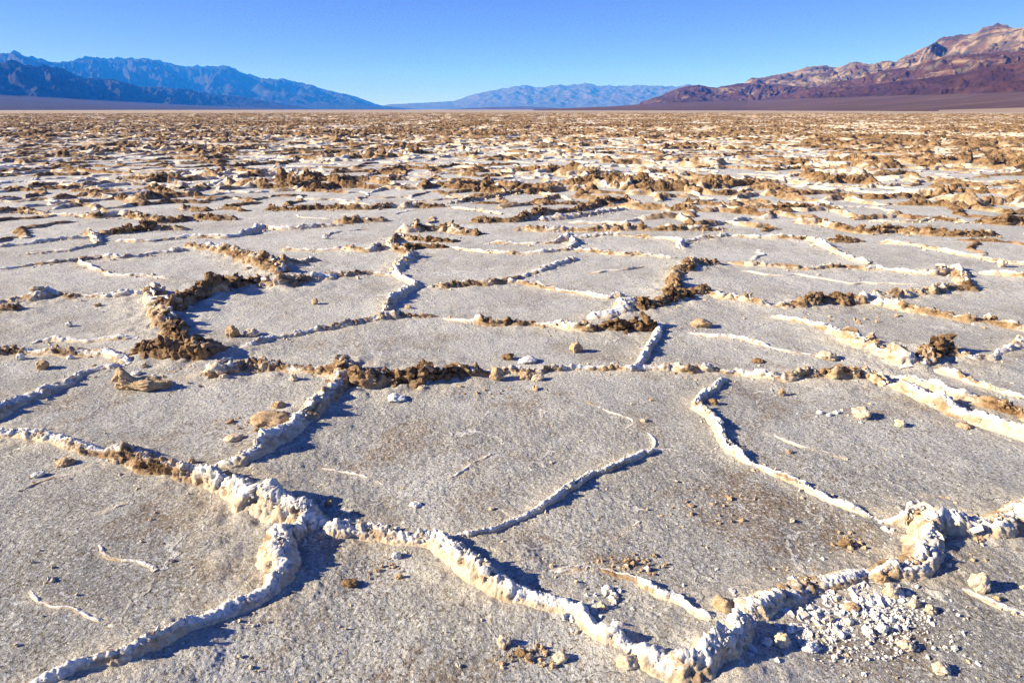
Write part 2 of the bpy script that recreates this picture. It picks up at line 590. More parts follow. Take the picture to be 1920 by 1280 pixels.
    # normals outward
    p = G.reshape(-1, 3)
    fa = F[len(F) // 2]
    if np.cross(p[fa[1]] - p[fa[0]], p[fa[2]] - p[fa[0]])[2] < 0:
        F = F[:, ::-1]
    return p, F, {"mud": m2.ravel(), "crust": crust.ravel()}, (x, y, hv, hw, s)


def nodule_mesh(name, pts, rad, seed, level=1, angular=False):
    V, F = ICO[level]
    n = len(pts)
    rs = np.random.default_rng(seed)
    rot = rs.uniform(0, 6.28, n)
    c, s_ = np.cos(rot), np.sin(rot)
    sc = rs.uniform(0.7, 1.3, (n, 3)) * np.asarray(rad)[:, None]
    A = V[None] * sc[:, None]
    B = A.copy()
    B[..., 0] = A[..., 0] * c[:, None] - A[..., 1] * s_[:, None]
    B[..., 1] = A[..., 0] * s_[:, None] + A[..., 1] * c[:, None]
    W = B + np.asarray(pts)[:, None]
    k = 0.35 / np.maximum(np.asarray(rad), 1e-4)[:, None]
    d = perlin(W[..., 0] * k * 2.2, W[..., 1] * k * 2.2, W[..., 2] * k * 2.2)
    W = W + B * (0.75 * d)[..., None]
    if angular:
        W = W + B * rs.uniform(-0.38, 0.30, (n, len(V), 1))
    faces = (F[None] + (np.arange(n) * len(V))[:, None, None]).reshape(-1, 3)
    return raw_mesh(name, W.reshape(-1, 3), faces, flat=angular)


def slab_mesh(name, pts, size, normal, mud, seed, thick=0.22):
    """Broken plates of crust: seven sided flakes, white above and earthy below."""
    rs = np.random.default_rng(seed)
    n, k = len(pts), 7
    size = np.asarray(size)
    N = normal / np.linalg.norm(normal, axis=1, keepdims=True)
    T1 = np.cross(N, np.where(np.abs(N[:, 2:]) < 0.9, [[0, 0, 1.0]], [[1.0, 0, 0]]))
    T1 /= np.linalg.norm(T1, axis=1, keepdims=True)
    T2 = np.cross(N, T1)
    ang = (np.arange(k)[None] + rs.uniform(-0.35, 0.35, (n, k))) * 2 * np.pi / k + rs.uniform(0, 6.28, (n, 1))
    rad = size[:, None] * rs.uniform(0.55, 1.15, (n, k))
    el = rs.uniform(0.55, 1.0, (n, 1))
    ring = T1[:, None] * (rad * np.cos(ang))[..., None] + T2[:, None] * (rad * np.sin(ang) * el)[..., None]
    th = (size * thick)[:, None, None] * N[:, None]
    jt = rs.normal(0, 0.10, (n, k, 1)) * size[:, None, None]
    top = pts[:, None] + ring * 0.86 + th + jt * N[:, None]
    bot = pts[:, None] + ring - th + jt * N[:, None]
    ct = pts[:, None] + th * 1.15
    cb = pts[:, None] - th * 1.1
    V = np.concatenate([top, bot, ct, cb], 1)
    i = np.arange(k)
    j = (i + 1) % k
    F = np.concatenate([np.stack([i, j, 0 * i + 2 * k], 1), np.stack([j + k, i + k, 0 * i + 2 * k + 1], 1),
                        np.stack([i, i + k, j], 1), np.stack([j, i + k, j + k], 1)])
    F = (F[None] + (np.arange(n) * (2 * k + 2))[:, None, None]).reshape(-1, 3)
    cr = np.concatenate([np.ones(k), np.zeros(k), [1.0, 0.0]])
    M = np.repeat(np.asarray(mud)[:, None], 2 * k + 2, 1) + 0.15 * (1 - cr)[None]
    C = np.repeat(cr[None], n, 0)
    return raw_mesh(name, V.reshape(-1, 3), F, {"mud": M.ravel(), "crust": C.ravel()}, flat=True)


# each entry: label, points (x, y in the photograph, height in cm, mud 0-10), width factor, skew
RIDGES = [
    ("thick cream salt ridge crossing the lower left pans to the big forked junction", [(-70,815,4,1), (0,820,5,1), (73,825,7,1), (133,838,6,2), (200,858,4,2), (247,862,10,6), (300,884,10,6), (373,900,9,2), (440,922,11,4), (500,955,13,3), (550,972,13,2), (603,988,10,1)], 1.15, 0),
    ("white topped salt ridge winding from the forked junction down to the bottom edge", [(603,988,8,2), (650,998,7,2), (707,1004,6,3), (773,1016,6,2), (820,1020,7,1), (840,1038,9,1), (867,1060,9,1), (905,1092,8,3), (950,1116,7,1), (1007,1130,6,1), (1067,1150,6,1), (1107,1174,6,1), (1150,1205,6,1), (1183,1230,7,1)], 0.9, 0.1),
    ("bulging lumpy white salt ridge at the bottom edge below the rubble", [(1175,1228,8,2), (1215,1245,11,2), (1250,1262,12,1), (1290,1268,12,0), (1320,1252,10,0), (1352,1242,9,0), (1388,1218,9,0), (1396,1190,8,0), (1378,1164,7,2)], 0.85, 0),
    ("pale double lipped salt ridge running from the forked junction to the lower left corner", [(603,988,7,1), (560,1002,8,2), (527,1020,10,1), (521,1045,12,1), (530,1078,9,1), (513,1104,7,1), (470,1127,6,1), (420,1150,6,1), (367,1174,6,1), (325,1196,6,2), (283,1220,6,2), (217,1244,5,4), (170,1258,4,3), (133,1268,4,1), (93,1284,4,0), (40,1302,4,0)], 0.95, 0.2),
    ("grey shadowed salt ridge climbing from the lower left pans to the brown wall", [(393,882,3,2), (440,878,7,2), (465,870,8,2), (500,850,8,1), (540,820,9,2), (580,786,10,2), (617,752,11,4), (640,725,12,6), (653,695,13,6)], 1.0, 0.2),
    ("knobbly dark brown mud wall along the back of the central pan", [(655,712,14,8), (690,722,12,9), (733,717,12,8), (773,712,14,10), (810,710,13,8), (850,706,11,8), (885,704,10,6), (917,700,8,6)], 1.15, -0.5),
    ("low white and tan salt ridge running on from the brown wall to the right", [(905,702,5,6), (960,697,5,4), (1010,700,4,3), (1073,692,4,1), (1133,694,5,4), (1175,694,5,5), (1207,690,6,3), (1245,690,6,4), (1282,693,7,3), (1347,696,7,3), (1380,700,4,2), (1413,703,5,2), (1465,710,8,6), (1500,706,8,6), (1547,706,9,7), (1590,706,9,7), (1625,708,8,5), (1665,724,7,3)], 1.0, -0.3),
    ("broad bright cream salt ridge sweeping off the right edge", [(1660,722,7,2), (1713,740,8,1), (1750,757,8,1), (1790,772,8,2), (1847,796,8,3), (1890,810,9,3), (1950,828,9,2)], 1.35, 0),
    ("second bright salt ridge running beside the broad one to the right edge", [(1672,708,6,1), (1720,722,7,0), (1760,732,7,0), (1813,748,7,1), (1880,770,8,4), (1960,796,8,3)], 1.2, 0),
    ("white crusted salt ridge that swells as it comes down to meet the broad bright one", [(1447,594,3,1), (1480,601,3,1), (1513,610,4,2), (1563,625,6,2), (1597,645,10,6), (1640,660,11,5), (1680,675,12,3), (1710,694,12,1)], 1.2, 0),
    ("short brown hump with dark hollow beside the right hand white junction", [(1718,694,6,3), (1745,675,12,8), (1770,664,14,8), (1790,668,12,7), (1815,675,4,3), (1863,673,3,2), (1887,656,4,2), (1925,646,5,2), (1965,640,5,2)], 1.0, 0.3),
    ("narrow white salt rib parting from the junction toward the right edge", [(1735,692,7,2), (1790,702,6,2), (1830,722,4,3), (1880,738,4,1), (1925,748,3,1)], 1.0, 0),
    ("thin white salt ridge snaking down the right of the central pan", [(1357,708,4,1), (1340,730,5,1), (1307,756,5,2), (1299,770,5,2), (1330,783,5,2), (1343,816,5,2), (1363,850,5,2), (1392,868,4,2), (1440,884,3.5,2), (1480,899,3.5,3), (1533,930,3.5,3), (1580,950,3.5,2), (1648,975,2.5,2)], 0.85, 0.2),
    ("thin grey salt seam curving across the middle of the central pan", [(1256,843,1.5,1), (1220,847,3,0), (1193,862,3.5,0), (1140,880,4,1), (1100,896,4,0), (1073,916,4,0), (1033,944,4.5,0), (1013,960,4.5,1), (990,973,4,2), (940,993,4,1), (900,1002,3,1), (860,1010,4,0), (828,1014,4,0)], 0.75, 0.3),
    ("tiny hooked salt seam standing on the curved seam", [(1220,845,2,0), (1230,831,2.4,0), (1223,818,1.8,0), (1216,812,1.2,1)], 0.8, 0.2),
    ("hairline salt seam high in the middle of the central pan", [(1100,752,0.7,2), (1133,771,0.8,1), (1173,784,1,0), (1187,791,1.2,0), (1170,804,0.8,1)], 0.8, 0),
    ("white capped brown salt ridge leaving the right edge at lower right", [(1712,980,9,1), (1745,988,9,2), (1790,994,9,4), (1850,994,10,5), (1900,984,11,5), (1970,972,11,4)], 1.25, -0.4),
    ("steep white salt spur hooking down from the lower right junction", [(1655,978,4,2), (1690,983,8,2), (1714,985,9,1), (1722,1015,10,1), (1718,1048,10,2), (1700,1072,9,3), (1665,1082,6,3), (1625,1084,5,3)], 0.95, 0.3),
    ("crumbling white salt lip above the rubble at lower right", [(1630,1080,5,2), (1597,1084,4,1), (1573,1092,4,1), (1520,1103,6,3), (1480,1118,8,4), (1447,1132,6,3), (1413,1150,8,2), (1378,1166,9,1)], 1.1, 0.3),
    ("low cream salt seam bending across the pan left of the rubble", [(973,1098,1.5,1), (1000,1084,2,1), (1023,1074,2,1), (1067,1067,2,1), (1107,1070,2,1), (1140,1074,2.5,5), (1180,1086,2.5,6), (1223,1112,4,3), (1280,1137,3,1), (1330,1162,3,1), (1360,1172,4,1)], 0.95, 0),
    ("faint cream salt seam at the right edge below the dark hollow", [(1752,1082,2,2), (1800,1098,2,2), (1830,1114,2,1), (1880,1134,2,1), (1940,1150,2,1)], 1.1, 0),
    ("faint crooked salt seam on the bare lower left pan", [(58,1118,0.8,1), (75,1130,1.6,0), (95,1148,1.6,0), (140,1146,1.2,1), (170,1153,1.7,1), (195,1166,1.6,1), (232,1178,0.8,1)], 0.8, 0),
    ("short broken salt seam left of the forked junction", [(183,1030,0.8,0), (200,1048,1.4,0), (235,1055,0.8,1), (270,1060,1.3,0), (290,1072,1.5,0)], 0.8, 0),
    ("grey salt ridge with a long blue shadow at the left edge", [(-60,805,6,1), (0,786,7,1), (50,757,7,1), (117,731,5,1), (150,708,4,1), (190,697,4,1), (235,690,4,1)], 1.0, 0.3),
    ("knotty brown and white salt ridge at the left edge below the upright one", [(-40,670,5,4), (0,668,5,4), (33,665,6,6), (60,668,5,3), (100,668,6,3), (135,668,8,7), (170,668,8,5), (200,668,6,2), (225,675,6,2), (245,688,5,2)], 1.1, 0),
    ("low grey salt lip behind the knotty ridge at left", [(60,645,3,2), (93,640,4,1), (140,642,4,2), (180,640,3,1), (215,638,5,2), (260,634,5,2)], 0.9, 0.2),
    ("dark brown mud mound at the foot of the upright ridge", [(255,660,8,8), (295,668,14,9), (335,668,15,10), (375,668,14,9), (410,665,12,9), (442,655,6,6)], 1.25, -0.3),
    ("flattened brown and white mound running from the dark one to the brown wall", [(378,705,7,6), (420,700,10,5), (460,692,9,6), (500,692,8,7), (550,695,7,7), (600,702,6,8), (650,704,10,6)], 1.5, -0.2),
    ("low white salt ridge slanting up behind the flattened brown mound", [(450,655,3,1), (483,648,4,1), (520,635,4,1), (567,626,4,2), (640,617,5,5), (700,604,6,6), (740,600,5,6), (773,598,5,6), (820,594,3,6)], 0.9, 0.25),
    ("zigzag white salt ridge in the middle of the left pans", [(722,592,5,2), (735,572,6,1), (757,550,6,0), (782,538,5,0), (765,526,5,0), (738,514,5,1)], 0.9, 0.3),
    ("low brown topped salt ridge running left from the zigzag one", [(738,516,4,3), (700,514,4,5), (660,518,4,6), (620,522,4,5), (588,526,3,4)], 0.9, 0),
    ("lumpy white and tan salt ridge stepping up behind the zigzag one", [(738,514,6,1), (755,499,8,2), (772,487,9,3), (757,472,9,4), (735,466,9,4), (742,450,8,5)], 1.0, 0.2),
    ("upright tan salt ridge that stands tall at the left with sunlit face", [(282,550,12,4), (296,575,15,5), (310,605,15,5), (325,632,14,7), (345,648,10,8)], 1.1, 0.15),
    ("tall dark brown mud wall throwing the deepest blue shadow at left", [(310,592,12,7), (335,576,14,9), (370,562,14,10), (415,546,14,10), (460,536,11,8), (500,530,9,5)], 1.15, -0.2),
    ("tan lumpy ridge descending to the white salt heads at left", [(345,462,5,3), (393,466,9,4), (433,476,12,5), (470,491,14,6), (503,505,14,7), (528,518,12,4)], 1.15, 0.1),
    ("cluster of white cauliflower salt heads at the end of the tan ridge", [(515,502,11,3), (550,500,12,3), (575,494,8,1), (595,490,5,1)], 1.3, 0),
    ("brown and white salt lumps below the cauliflower heads", [(485,537,8,6), (520,536,13,4), (548,536,13,7), (575,526,6,4), (615,524,7,4), (635,521,4,4)], 1.2, 0),
    ("long grey salt ridge coming from the left edge behind the tan lumpy one", [(-40,512,2,2), (0,509,2,3), (67,500,3,3), (140,492,4,4), (187,486,4,6), (233,485,4,2), (300,476,4,2), (355,470,4,2)], 0.9, 0.3),
    ("thin cream salt seam curving through the far left pan", [(143,489,3,1), (173,505,3,2), (207,519,3,1), (267,520,2,2), (317,525,2,2)], 0.85, 0),
    ("salt ridge with a brown knob running in from the left edge", [(-40,575,4,3), (0,570,5,3), (40,566,5,3), (83,560,12,6), (105,558,8,4), (133,560,4,5), (200,557,4,4), (267,554,5,3), (285,548,7,4)], 1.0, 0),
    ("short brown stub of ridge at the left edge under the knob", [(-50,588,6,6), (0,584,6,6), (35,582,4,5), (52,578,3,3)], 1.0, 0),
    ("brown studded salt ridge between the two middle pans", [(800,540,3,5), (850,538,6,6), (885,535,6,7), (907,533,6,6), (940,530,5,5), (973,521,4,4), (1017,510,4,2), (1053,495,4,2), (1092,488,3,1)], 0.95, 0.2),
    ("low cream salt ridge running right to the brown boulders", [(945,528,4,4), (990,533,4,4), (1040,542,3,2), (1090,552,3,2), (1140,559,3,2), (1170,556,5,2)], 0.95, 0),
    ("heap of dark brown mud boulders in the middle distance", [(1178,580,13,9), (1215,576,15,10), (1245,570,9,8), (1285,556,11,9), (1310,552,11,9), (1332,548,7,7)], 1.25, 0),
    ("tan and brown crest climbing behind the mud boulders", [(1262,560,8,8), (1262,535,9,8), (1272,515,10,7), (1300,500,11,5), (1325,498,9,5), (1357,496,3,3)], 1.2, 0),
    ("long tan and white wall in front of the white block", [(830,598,2,1), (873,604,4,3), (905,608,6,7), (940,610,6,8), (990,609,6,6), (1020,612,3,2), (1050,614,6,3), (1090,620,9,7), (1150,622,10,8), (1200,620,10,9), (1232,614,8,7)], 1.2, -0.2),
    ("smooth broad white salt block tilted against the mud boulders", [(1100,600,3,0), (1135,594,7,0), (1165,586,8,0), (1188,572,9,0)], 1.7, 0.2),
    ("white salt rib running down from the boulders to the central ridge", [(1236,612,5,0), (1231,632,5,1), (1219,650,6,0), (1203,672,5,0), (1195,688,4,0)], 0.9, 0.3),
    ("tan rounded ridge running right from the mud boulders", [(1322,552,5,5), (1363,560,6,5), (1395,566,6,6), (1425,570,5,5), (1447,576,3,3)], 1.0, -0.1),
    ("dark brown ridge with ragged crest right of centre", [(1455,578,4,2), (1490,576,8,8), (1520,572,10,9), (1560,566,11,9), (1600,566,9,8), (1635,570,6,6)], 1.15, -0.2),
    ("grey shadowed salt ridge with a knob at its right end", [(1600,567,5,3), (1650,558,6,3), (1697,553,6,4), (1747,549,6,5), (1797,543,8,7), (1830,542,9,7)], 0.95, 0.2),
    ("tan salt ridge falling away to the right edge below the knob", [(1625,570,6,5), (1665,574,6,4), (1697,580,6,5), (1747,590,6,6), (1797,600,6,5), (1847,604,5,6), (1897,613,6,6), (1960,628,5,3)], 1.05, 0),
    ("two humped low salt ridge on the right pan with long tan face", [(1362,493,2,3), (1400,498,4,6), (1450,500,4,6), (1490,503,5,6), (1520,505,2,4), (1547,502,4,5), (1590,501,4,6), (1640,505,3,3), (1713,513,3,3), (1750,514,6,5), (1780,506,9,6)], 0.95, -0.1),
    ("stepped salt spur casting a square blue shadow at right", [(1780,503,9,5), (1797,515,9,3), (1803,532,5,2), (1812,540,5,3)], 1.0, 0.3),
    ("row of pale salt lumps near the right edge", [(1828,512,2,1), (1850,513,4,2), (1880,516,5,3), (1917,520,5,3), (1960,520,4,3)], 1.0, 0),
    ("low white salt ridge ending in an upright white knob in the centre", [(920,456,3,2), (975,458,3,2), (1030,458,3,4), (1060,452,6,2), (1074,442,9,1)], 0.95, 0),
    ("long white salt ridge across the centre behind the brown studded one", [(843,465,2,1), (907,475,3,2), (973,479,3,2), (1023,476,3,2), (1067,473,4,3), (1123,476,5,5), (1173,482,5,4), (1223,483,4,3), (1265,486,4,3)], 0.95, 0),
    ("short white rib below the upright white knob", [(1062,472,5,1), (1080,462,7,0), (1074,448,7,0)], 0.9, 0.2),
    ("dark brown mud bank left of the long white ridge", [(748,470,6,9), (790,467,6,10), (842,466,5,8)], 1.15, -0.2),
    ("brown crest above the dark mud bank", [(742,450,7,7), (790,453,6,8), (845,456,5,8), (860,452,4,5)], 1.1, -0.2),
    ("pale tan salt ridge left of the stepped white and tan one", [(528,470,3,3), (590,472,3,3), (640,470,4,4), (690,474,6,4), (733,468,8,4)], 1.0, 0),
    ("low white salt seam from the left edge below the dark bank", [(-30,467,3,1), (0,465,3,1), (60,459,3,1), (120,451,3,1), (175,447,3,1)], 0.9, 0.2),
    ("white salt rib rising to a brown knob at far left", [(50,479,2,1), (133,472,3,2), (185,462,4,2), (182,448,6,4), (167,438,8,7)], 0.95, 0.2),
    ("dark brown ragged bank behind the brown knob at far left", [(187,442,6,7), (233,438,8,9), (283,432,8,10), (333,432,6,9), (357,431,3,6)], 1.1, -0.2),
    ("white salt ridge rising to a grey crest left of the mound", [(217,455,3,2), (283,455,3,2), (350,447,3,2), (433,446,4,1), (467,438,6,1), (493,426,8,1), (533,430,5,2), (583,427,4,2), (640,423,4,2)], 0.95, 0.2),
    ("white peaked salt head with brown boulders behind it at left", [(225,408,7,2), (243,405,13,2), (265,410,8,7), (300,418,10,8), (330,416,8,8), (362,410,9,9), (402,413,9,9), (445,412,7,8)], 1.2, 0),
    ("brown mound at the left edge fading into a white seam", [(-30,400,9,9), (0,400,9,9), (40,398,9,9), (90,404,3,3), (150,406,4,2), (180,410,8,5), (227,406,5,4)], 1.1, 0),
    ("rounded brown mound between two white pans at left", [(330,393,5,7), (360,392,8,8), (392,396,5,8)], 1.5, 0),
    ("long dark brown ridge running left of centre", [(500,393,6,8), (533,395,9,9), (583,393,10,10), (640,393,10,9), (690,393,9,8), (740,390,7,7), (790,390,8,7), (835,389,7,6)], 1.15, -0.2),
    ("broad tan mud mound left of centre", [(625,418,5,6), (655,418,9,7), (690,417,9,6), (725,414,5,4)], 1.7, 0),
    ("pair of tan cone shaped mud mounds left of centre", [(742,434,5,5), (768,434,15,7), (795,433,8,6), (842,431,12,8), (865,437,8,9), (900,441,5,8)], 1.3, 0),
    ("dark brown ridge rising to the right in the centre", [(883,416,10,9), (925,417,9,9), (965,416,10,9), (1007,404,12,9), (1040,400,9,9), (1090,393,10,9), (1140,380,11,9), (1175,376,9,8), (1202,382,5,6)], 1.15, -0.2),
    ("bluish white salt ridge below the rising dark ridge", [(1013,415,6,3), (1057,410,6,4), (1090,406,5,4), (1123,399,5,2), (1173,392,4,1)], 1.0, 0.2),
    ("tan mud ridge carrying small humps to the centre right", [(968,430,8,7), (1000,432,9,7), (1030,433,6,4), (1073,433,5,4), (1140,433,6,6), (1207,433,8,6), (1273,433,8,6), (1347,432,6,4), (1368,432,3,3)], 1.1, -0.1),
    ("slim white ridge below the humped tan one", [(1073,448,5,1), (1140,443,4,2), (1173,444,3,3), (1257,452,3,1), (1276,456,5,1), (1278,469,6,1)], 0.9, 0.1),
    ("slim grey salt ridge under the row of tan humps", [(1280,456,4,2), (1330,450,5,2), (1372,445,4,2)], 0.9, 0.2),
    ("white salt ridge turning down toward the right pan", [(1372,446,4,2), (1447,449,5,3), (1513,450,6,4), (1547,463,5,2), (1573,476,4,2), (1600,489,4,2), (1630,496,5,2)], 1.0, 0.1),
    ("jagged brown ridge spreading across the right middle distance", [(1487,416,7,4), (1547,420,8,6), (1580,430,9,9), (1630,437,9,9), (1680,434,8,8), (1730,440,9,9), (1780,444,9,10), (1830,444,8,9), (1870,443,6,6)], 1.2, -0.1),
    ("small dark mud bank below the jagged brown ridge", [(1555,452,5,9), (1590,453,6,9), (1622,452,4,8)], 1.2, 0),
    ("very dark mud bank at the right edge", [(1828,417,8,10), (1870,421,12,10), (1915,420,12,10), (1965,420,10,10)], 1.25, -0.2),
    ("thin tan salt seam left of the very dark bank", [(1630,415,3,3), (1713,417,3,3), (1763,411,5,5), (1813,420,4,4)], 0.9, 0),
    ("cream salt ridge running out to the right edge", [(1647,455,4,3), (1713,460,4,3), (1763,470,4,2), (1813,480,3,2), (1863,490,3,2), (1940,496,3,2)], 1.0, 0),
    ("long low brown ridge right of the rising dark one", [(1280,380,6,9), (1330,383,7,9), (1380,390,6,8), (1430,390,6,9), (1480,391,10,9), (1530,391,10,9), (1575,393,6,8)], 1.1, -0.2),
    ("high dark brown ridge right of centre", [(1563,367,8,9), (1597,371,11,10), (1647,373,12,10), (1697,371,11,10), (1763,373,9,9), (1815,370,7,9)], 1.15, -0.2),
    ("dark ridge with one pointed hump at the right", [(1597,331,9,9), (1647,331,9,10), (1697,327,16,10), (1722,332,9,9)], 1.2, 0),
    ("brown saw edged ridge in the right far pans", [(1300,316,7,8), (1347,314,11,9), (1397,316,9,9), (1447,320,10,9), (1497,317,9,9), (1550,320,6,8)], 1.15, 0),
    ("dark mud line at the left edge of the far pans", [(-20,323,9,9), (67,321,10,10), (117,317,11,10), (183,323,9,9), (250,326,6,8)], 1.2, 0),
    ("long dark mud ridge in the far centre left", [(620,324,9,10), (707,321,9,10), (757,315,13,9), (807,317,10,10), (857,311,8,9), (923,311,9,10), (975,310,7,9)], 1.2, 0),
    ("two brown humps low on the far left pans", [(133,360,6,7), (167,361,9,8), (207,361,9,8), (240,360,5,7), (283,358,12,9), (330,363,7,8)], 1.2, 0),
    ("white peaked salt head in the far centre", [(928,350,8,5), (950,346,13,2), (973,344,11,3), (995,344,5,4)], 1.3, 0),
    ("pale ridge with mixed mud in front of the white peaked head", [(840,383,5,5), (890,377,6,6), (940,367,6,6), (983,361,7,6), (1007,361,6,3), (1073,376,4,2)], 1.0, 0),
    ("thin cream seam under the pale mixed ridge", [(847,392,3,2), (890,396,3,2), (940,403,3,2)], 0.9, 0),
    ("low broken sheet of white crust under the rubble at lower right", [(1478,1140,1.2,0), (1530,1136,1.6,1), (1590,1130,1.5,0), (1640,1120,1.8,1), (1680,1110,1.5,2)], 3.0, 0),
    ("second scrap of white crust running down through the rubble", [(1500,1200,1,0), (1540,1180,1.6,0), (1600,1168,1.5,0), (1650,1160,1,1)], 2.4, 0),
    ("short white salt dash on the left side of the central pan", [(605,876,1,0), (640,880,1.4,0), (680,890,1.6,1), (715,908,0.8,3)], 0.9, 0),
    ("pair of faint salt dashes in the middle of the central pan", [(838,897,1,0), (865,885,1.5,0), (890,868,0.7,0), (925,848,1.6,0)], 0.8, 0.2),
    ("little zigzag salt seam on the brown stained pan right of the curved seam", [(1142,1020,1,3), (1165,1003,1.5,2), (1180,995,1.2,1), (1198,982,1.4,2)], 0.8, 0.2),
    ("dark edged crack running through the pan below the thick cream ridge", [(35,925,0.8,5), (75,905,1.6,4), (110,897,1.4,3), (150,888,1.4,3), (170,875,1,3)], 0.9, 0.3),
    ("short raised crack on the pan left of the broad cream flank", [(180,970,0.8,2), (215,958,1.4,1), (242,948,1.4,0)], 0.8, 0.3),
    ("thin white salt thread across the right hand pan", [(1700,935,0.8,0), (1760,930,1.2,1), (1830,940,1.2,0), (1900,958,0.8,0)], 0.9, 0),
    ("low ragged white salt streak on the right pan beside the snaking ridge", [(1440,815,0.8,1), (1490,835,1.3,0), (1545,850,1.1,0), (1590,862,0.7,1)], 1.2, 0),
    ("low twin salt seam behind the central ridge right of the boulders", [(1285,625,2,1), (1340,634,3,2), (1400,640,4,4), (1450,655,2,1), (1530,668,2,1)], 1.1, 0),
]

APRON = []


def build_ridges():
    for i, (label, pts, ws, skew) in enumerate(RIDGES):
        P = []
        for (px, py, hc, m) in pts:
            gx, gy = ground_pt(px, py)
            far = smooth(4.2, 7.0, math.hypot(gx, gy))
            P.append((gx, gy, hc * 0.01 * (1 + 0.40 * far * (1 - smooth(5, 10, hc))), m * 0.1))
        P = np.array(P)
        dist = np.hypot(P[:, 0], P[:, 1]).min()
        ds = float(np.clip(dist * 0.0021, 0.0045, 0.06))
        nu = int(np.clip(60 / (1 + dist * 0.13), 13, 37)) | 1
        v, f, at, (x, y, hv, hw, s) = ridge_arrays(P, ds, nu, i + 1, skew, ws * (1 + 0.22 * smooth(4.2, 7.0, dist)), wob=0.02 if dist < 5 else 0.03, taper=0.08)
        me = raw_mesh("salt_ridge", v, f, at)
        grp = "salt ridges pushed up between the pans"
        o = link("salt_ridge", me, M_RIDGE, label=label, category="salt ridge", group=grp)
        if dist < 9:
            APRON.append((np.stack([x, y], 1)[::3], hv[::3], hw[::3]))
        # popcorn lumps of salt along the crest
        if dist < 8 and P[:, 2].max() > 0.03:
            rs = np.random.default_rng(100 + i)
            nn = int(min(900, s[-1] * (380 if dist < 4 else 110)))
            k = rs.integers(2, len(x) - 2, nn)
            mu = np.interp(s[k], np.linspace(0, s[-1], len(P)), P[:, 3])
            keep = rs.uniform(size=nn) > mu * 1.1
            k = k[keep]
            if len(k) > 3:
                side = rs.normal(0, 0.26, len(k))
                tx, ty = np.gradient(x)[k], np.gradient(y)[k]
                ln = np.hypot(tx, ty) + 1e-9
                off = hw[k] * side
                r = rs.gamma(2.2, 0.0013, len(k)) * np.clip(hv[k] / 0.06, 0.5, 1.5)
                au = np.clip(np.abs(side), 0, 1)
                zc = hv[k] * (0.62 * (1 - au) ** 1.15 + 0.38 * np.clip(1 - au ** 2.4, 0, 1) ** 0.7)
                off = off + skew * zc * 0.9
                px_, py_ = x[k] - ty / ln * off, y[k] + tx / ln * off
                pz = zc + pan_height(px_, py_) + r * 0.2
                me2 = nodule_mesh("salt_nodules", np.stack([px_, py_, pz], 1), np.clip(r, 0.0015, 0.008), i, 1 if dist < 3 else 0, True)
                link("salt_nodules", me2, M_WHITE, parent=o, kind="stuff")
        if dist < 13 and P[:, 2].max() > 0.035:
            rs = np.random.default_rng(700 + i)
            mus = np.interp(s, np.linspace(0, s[-1], len(P)), P[:, 3])
            w = np.clip(hv / 0.06, 0.2, 2) * (0.35 + mus)
            nn = int(min(260, s[-1] * (40 if dist < 5 else 28) * w.mean()))
            if nn > 2:
                k = rs.choice(len(x), nn, p=w / w.sum())
                tx, ty = np.gradient(x)[k], np.gradient(y)[k]
                ln = np.hypot(tx, ty) + 1e-9
                nx_, ny_ = -ty / ln, tx / ln
                side = rs.normal(0, 0.5, nn)
                au = np.clip(np.abs(side), 0, 1)
                zc = hv[k] * (0.62 * (1 - au) ** 1.15 + 0.38 * np.clip(1 - au ** 2.4, 0, 1) ** 0.7)
                off = hw[k] * side + skew * zc * 0.9
                pts = np.stack([x[k] + nx_ * off, y[k] + ny_ * off, zc], 1)
                pts[:, 2] += pan_height(pts[:, 0], pts[:, 1])
                lean = rs.normal(0.55, 0.45, nn) * np.sign(side)
                tw = rs.normal(0, 0.5, nn)
                nrm = np.stack([nx_ * lean + tx / ln * tw, ny_ * lean + ty / ln * tw, np.ones(nn) * 0.8], 1)
                size = np.clip(rs.gamma(3.0, 0.13, nn) * hv[k] * (0.30 + 0.85 * mus[k]), 0.004, 0.03 + 0.006 * dist)
                link("crust_slabs", slab_mesh("crust_slabs", pts, size, nrm, np.clip(mus[k] + rs.normal(0, 0.2, nn), 0, 1), 900 + i), M_RIDGE, parent=o, kind="stuff")
            # crumbs fallen along the foot
            if dist < 13:
                nn = int(min(500, s[-1] * (150 if dist < 4.5 else 60)))
                k = rs.integers(0, len(x), nn)
                tx, ty = np.gradient(x)[k], np.gradient(y)[k]
                ln = np.hypot(tx, ty) + 1e-9
                side = (1.0 + rs.gamma(1.3, 0.45, nn)) * rs.choice([-1, 1], nn)
                off = hw[k] * side + 0.01 * np.sign(side)
                px_, py_ = x[k] - ty / ln * off, y[k] + tx / ln * off
                r = np.clip(rs.gamma(1.6, 0.0016, nn), 0.0012, 0.010) * (1 + 0.22 * max(0.0, dist - 4))
                link("fallen_crumbs", nodule_mesh("fallen_crumbs", np.stack([px_, py_, pan_height(px_, py_) + r * 0.5], 1), r, 300 + i, 0, True),
                     M_CREAM if P[:, 3].mean() < 0.5 else M_TAN, parent=o, kind="stuff")


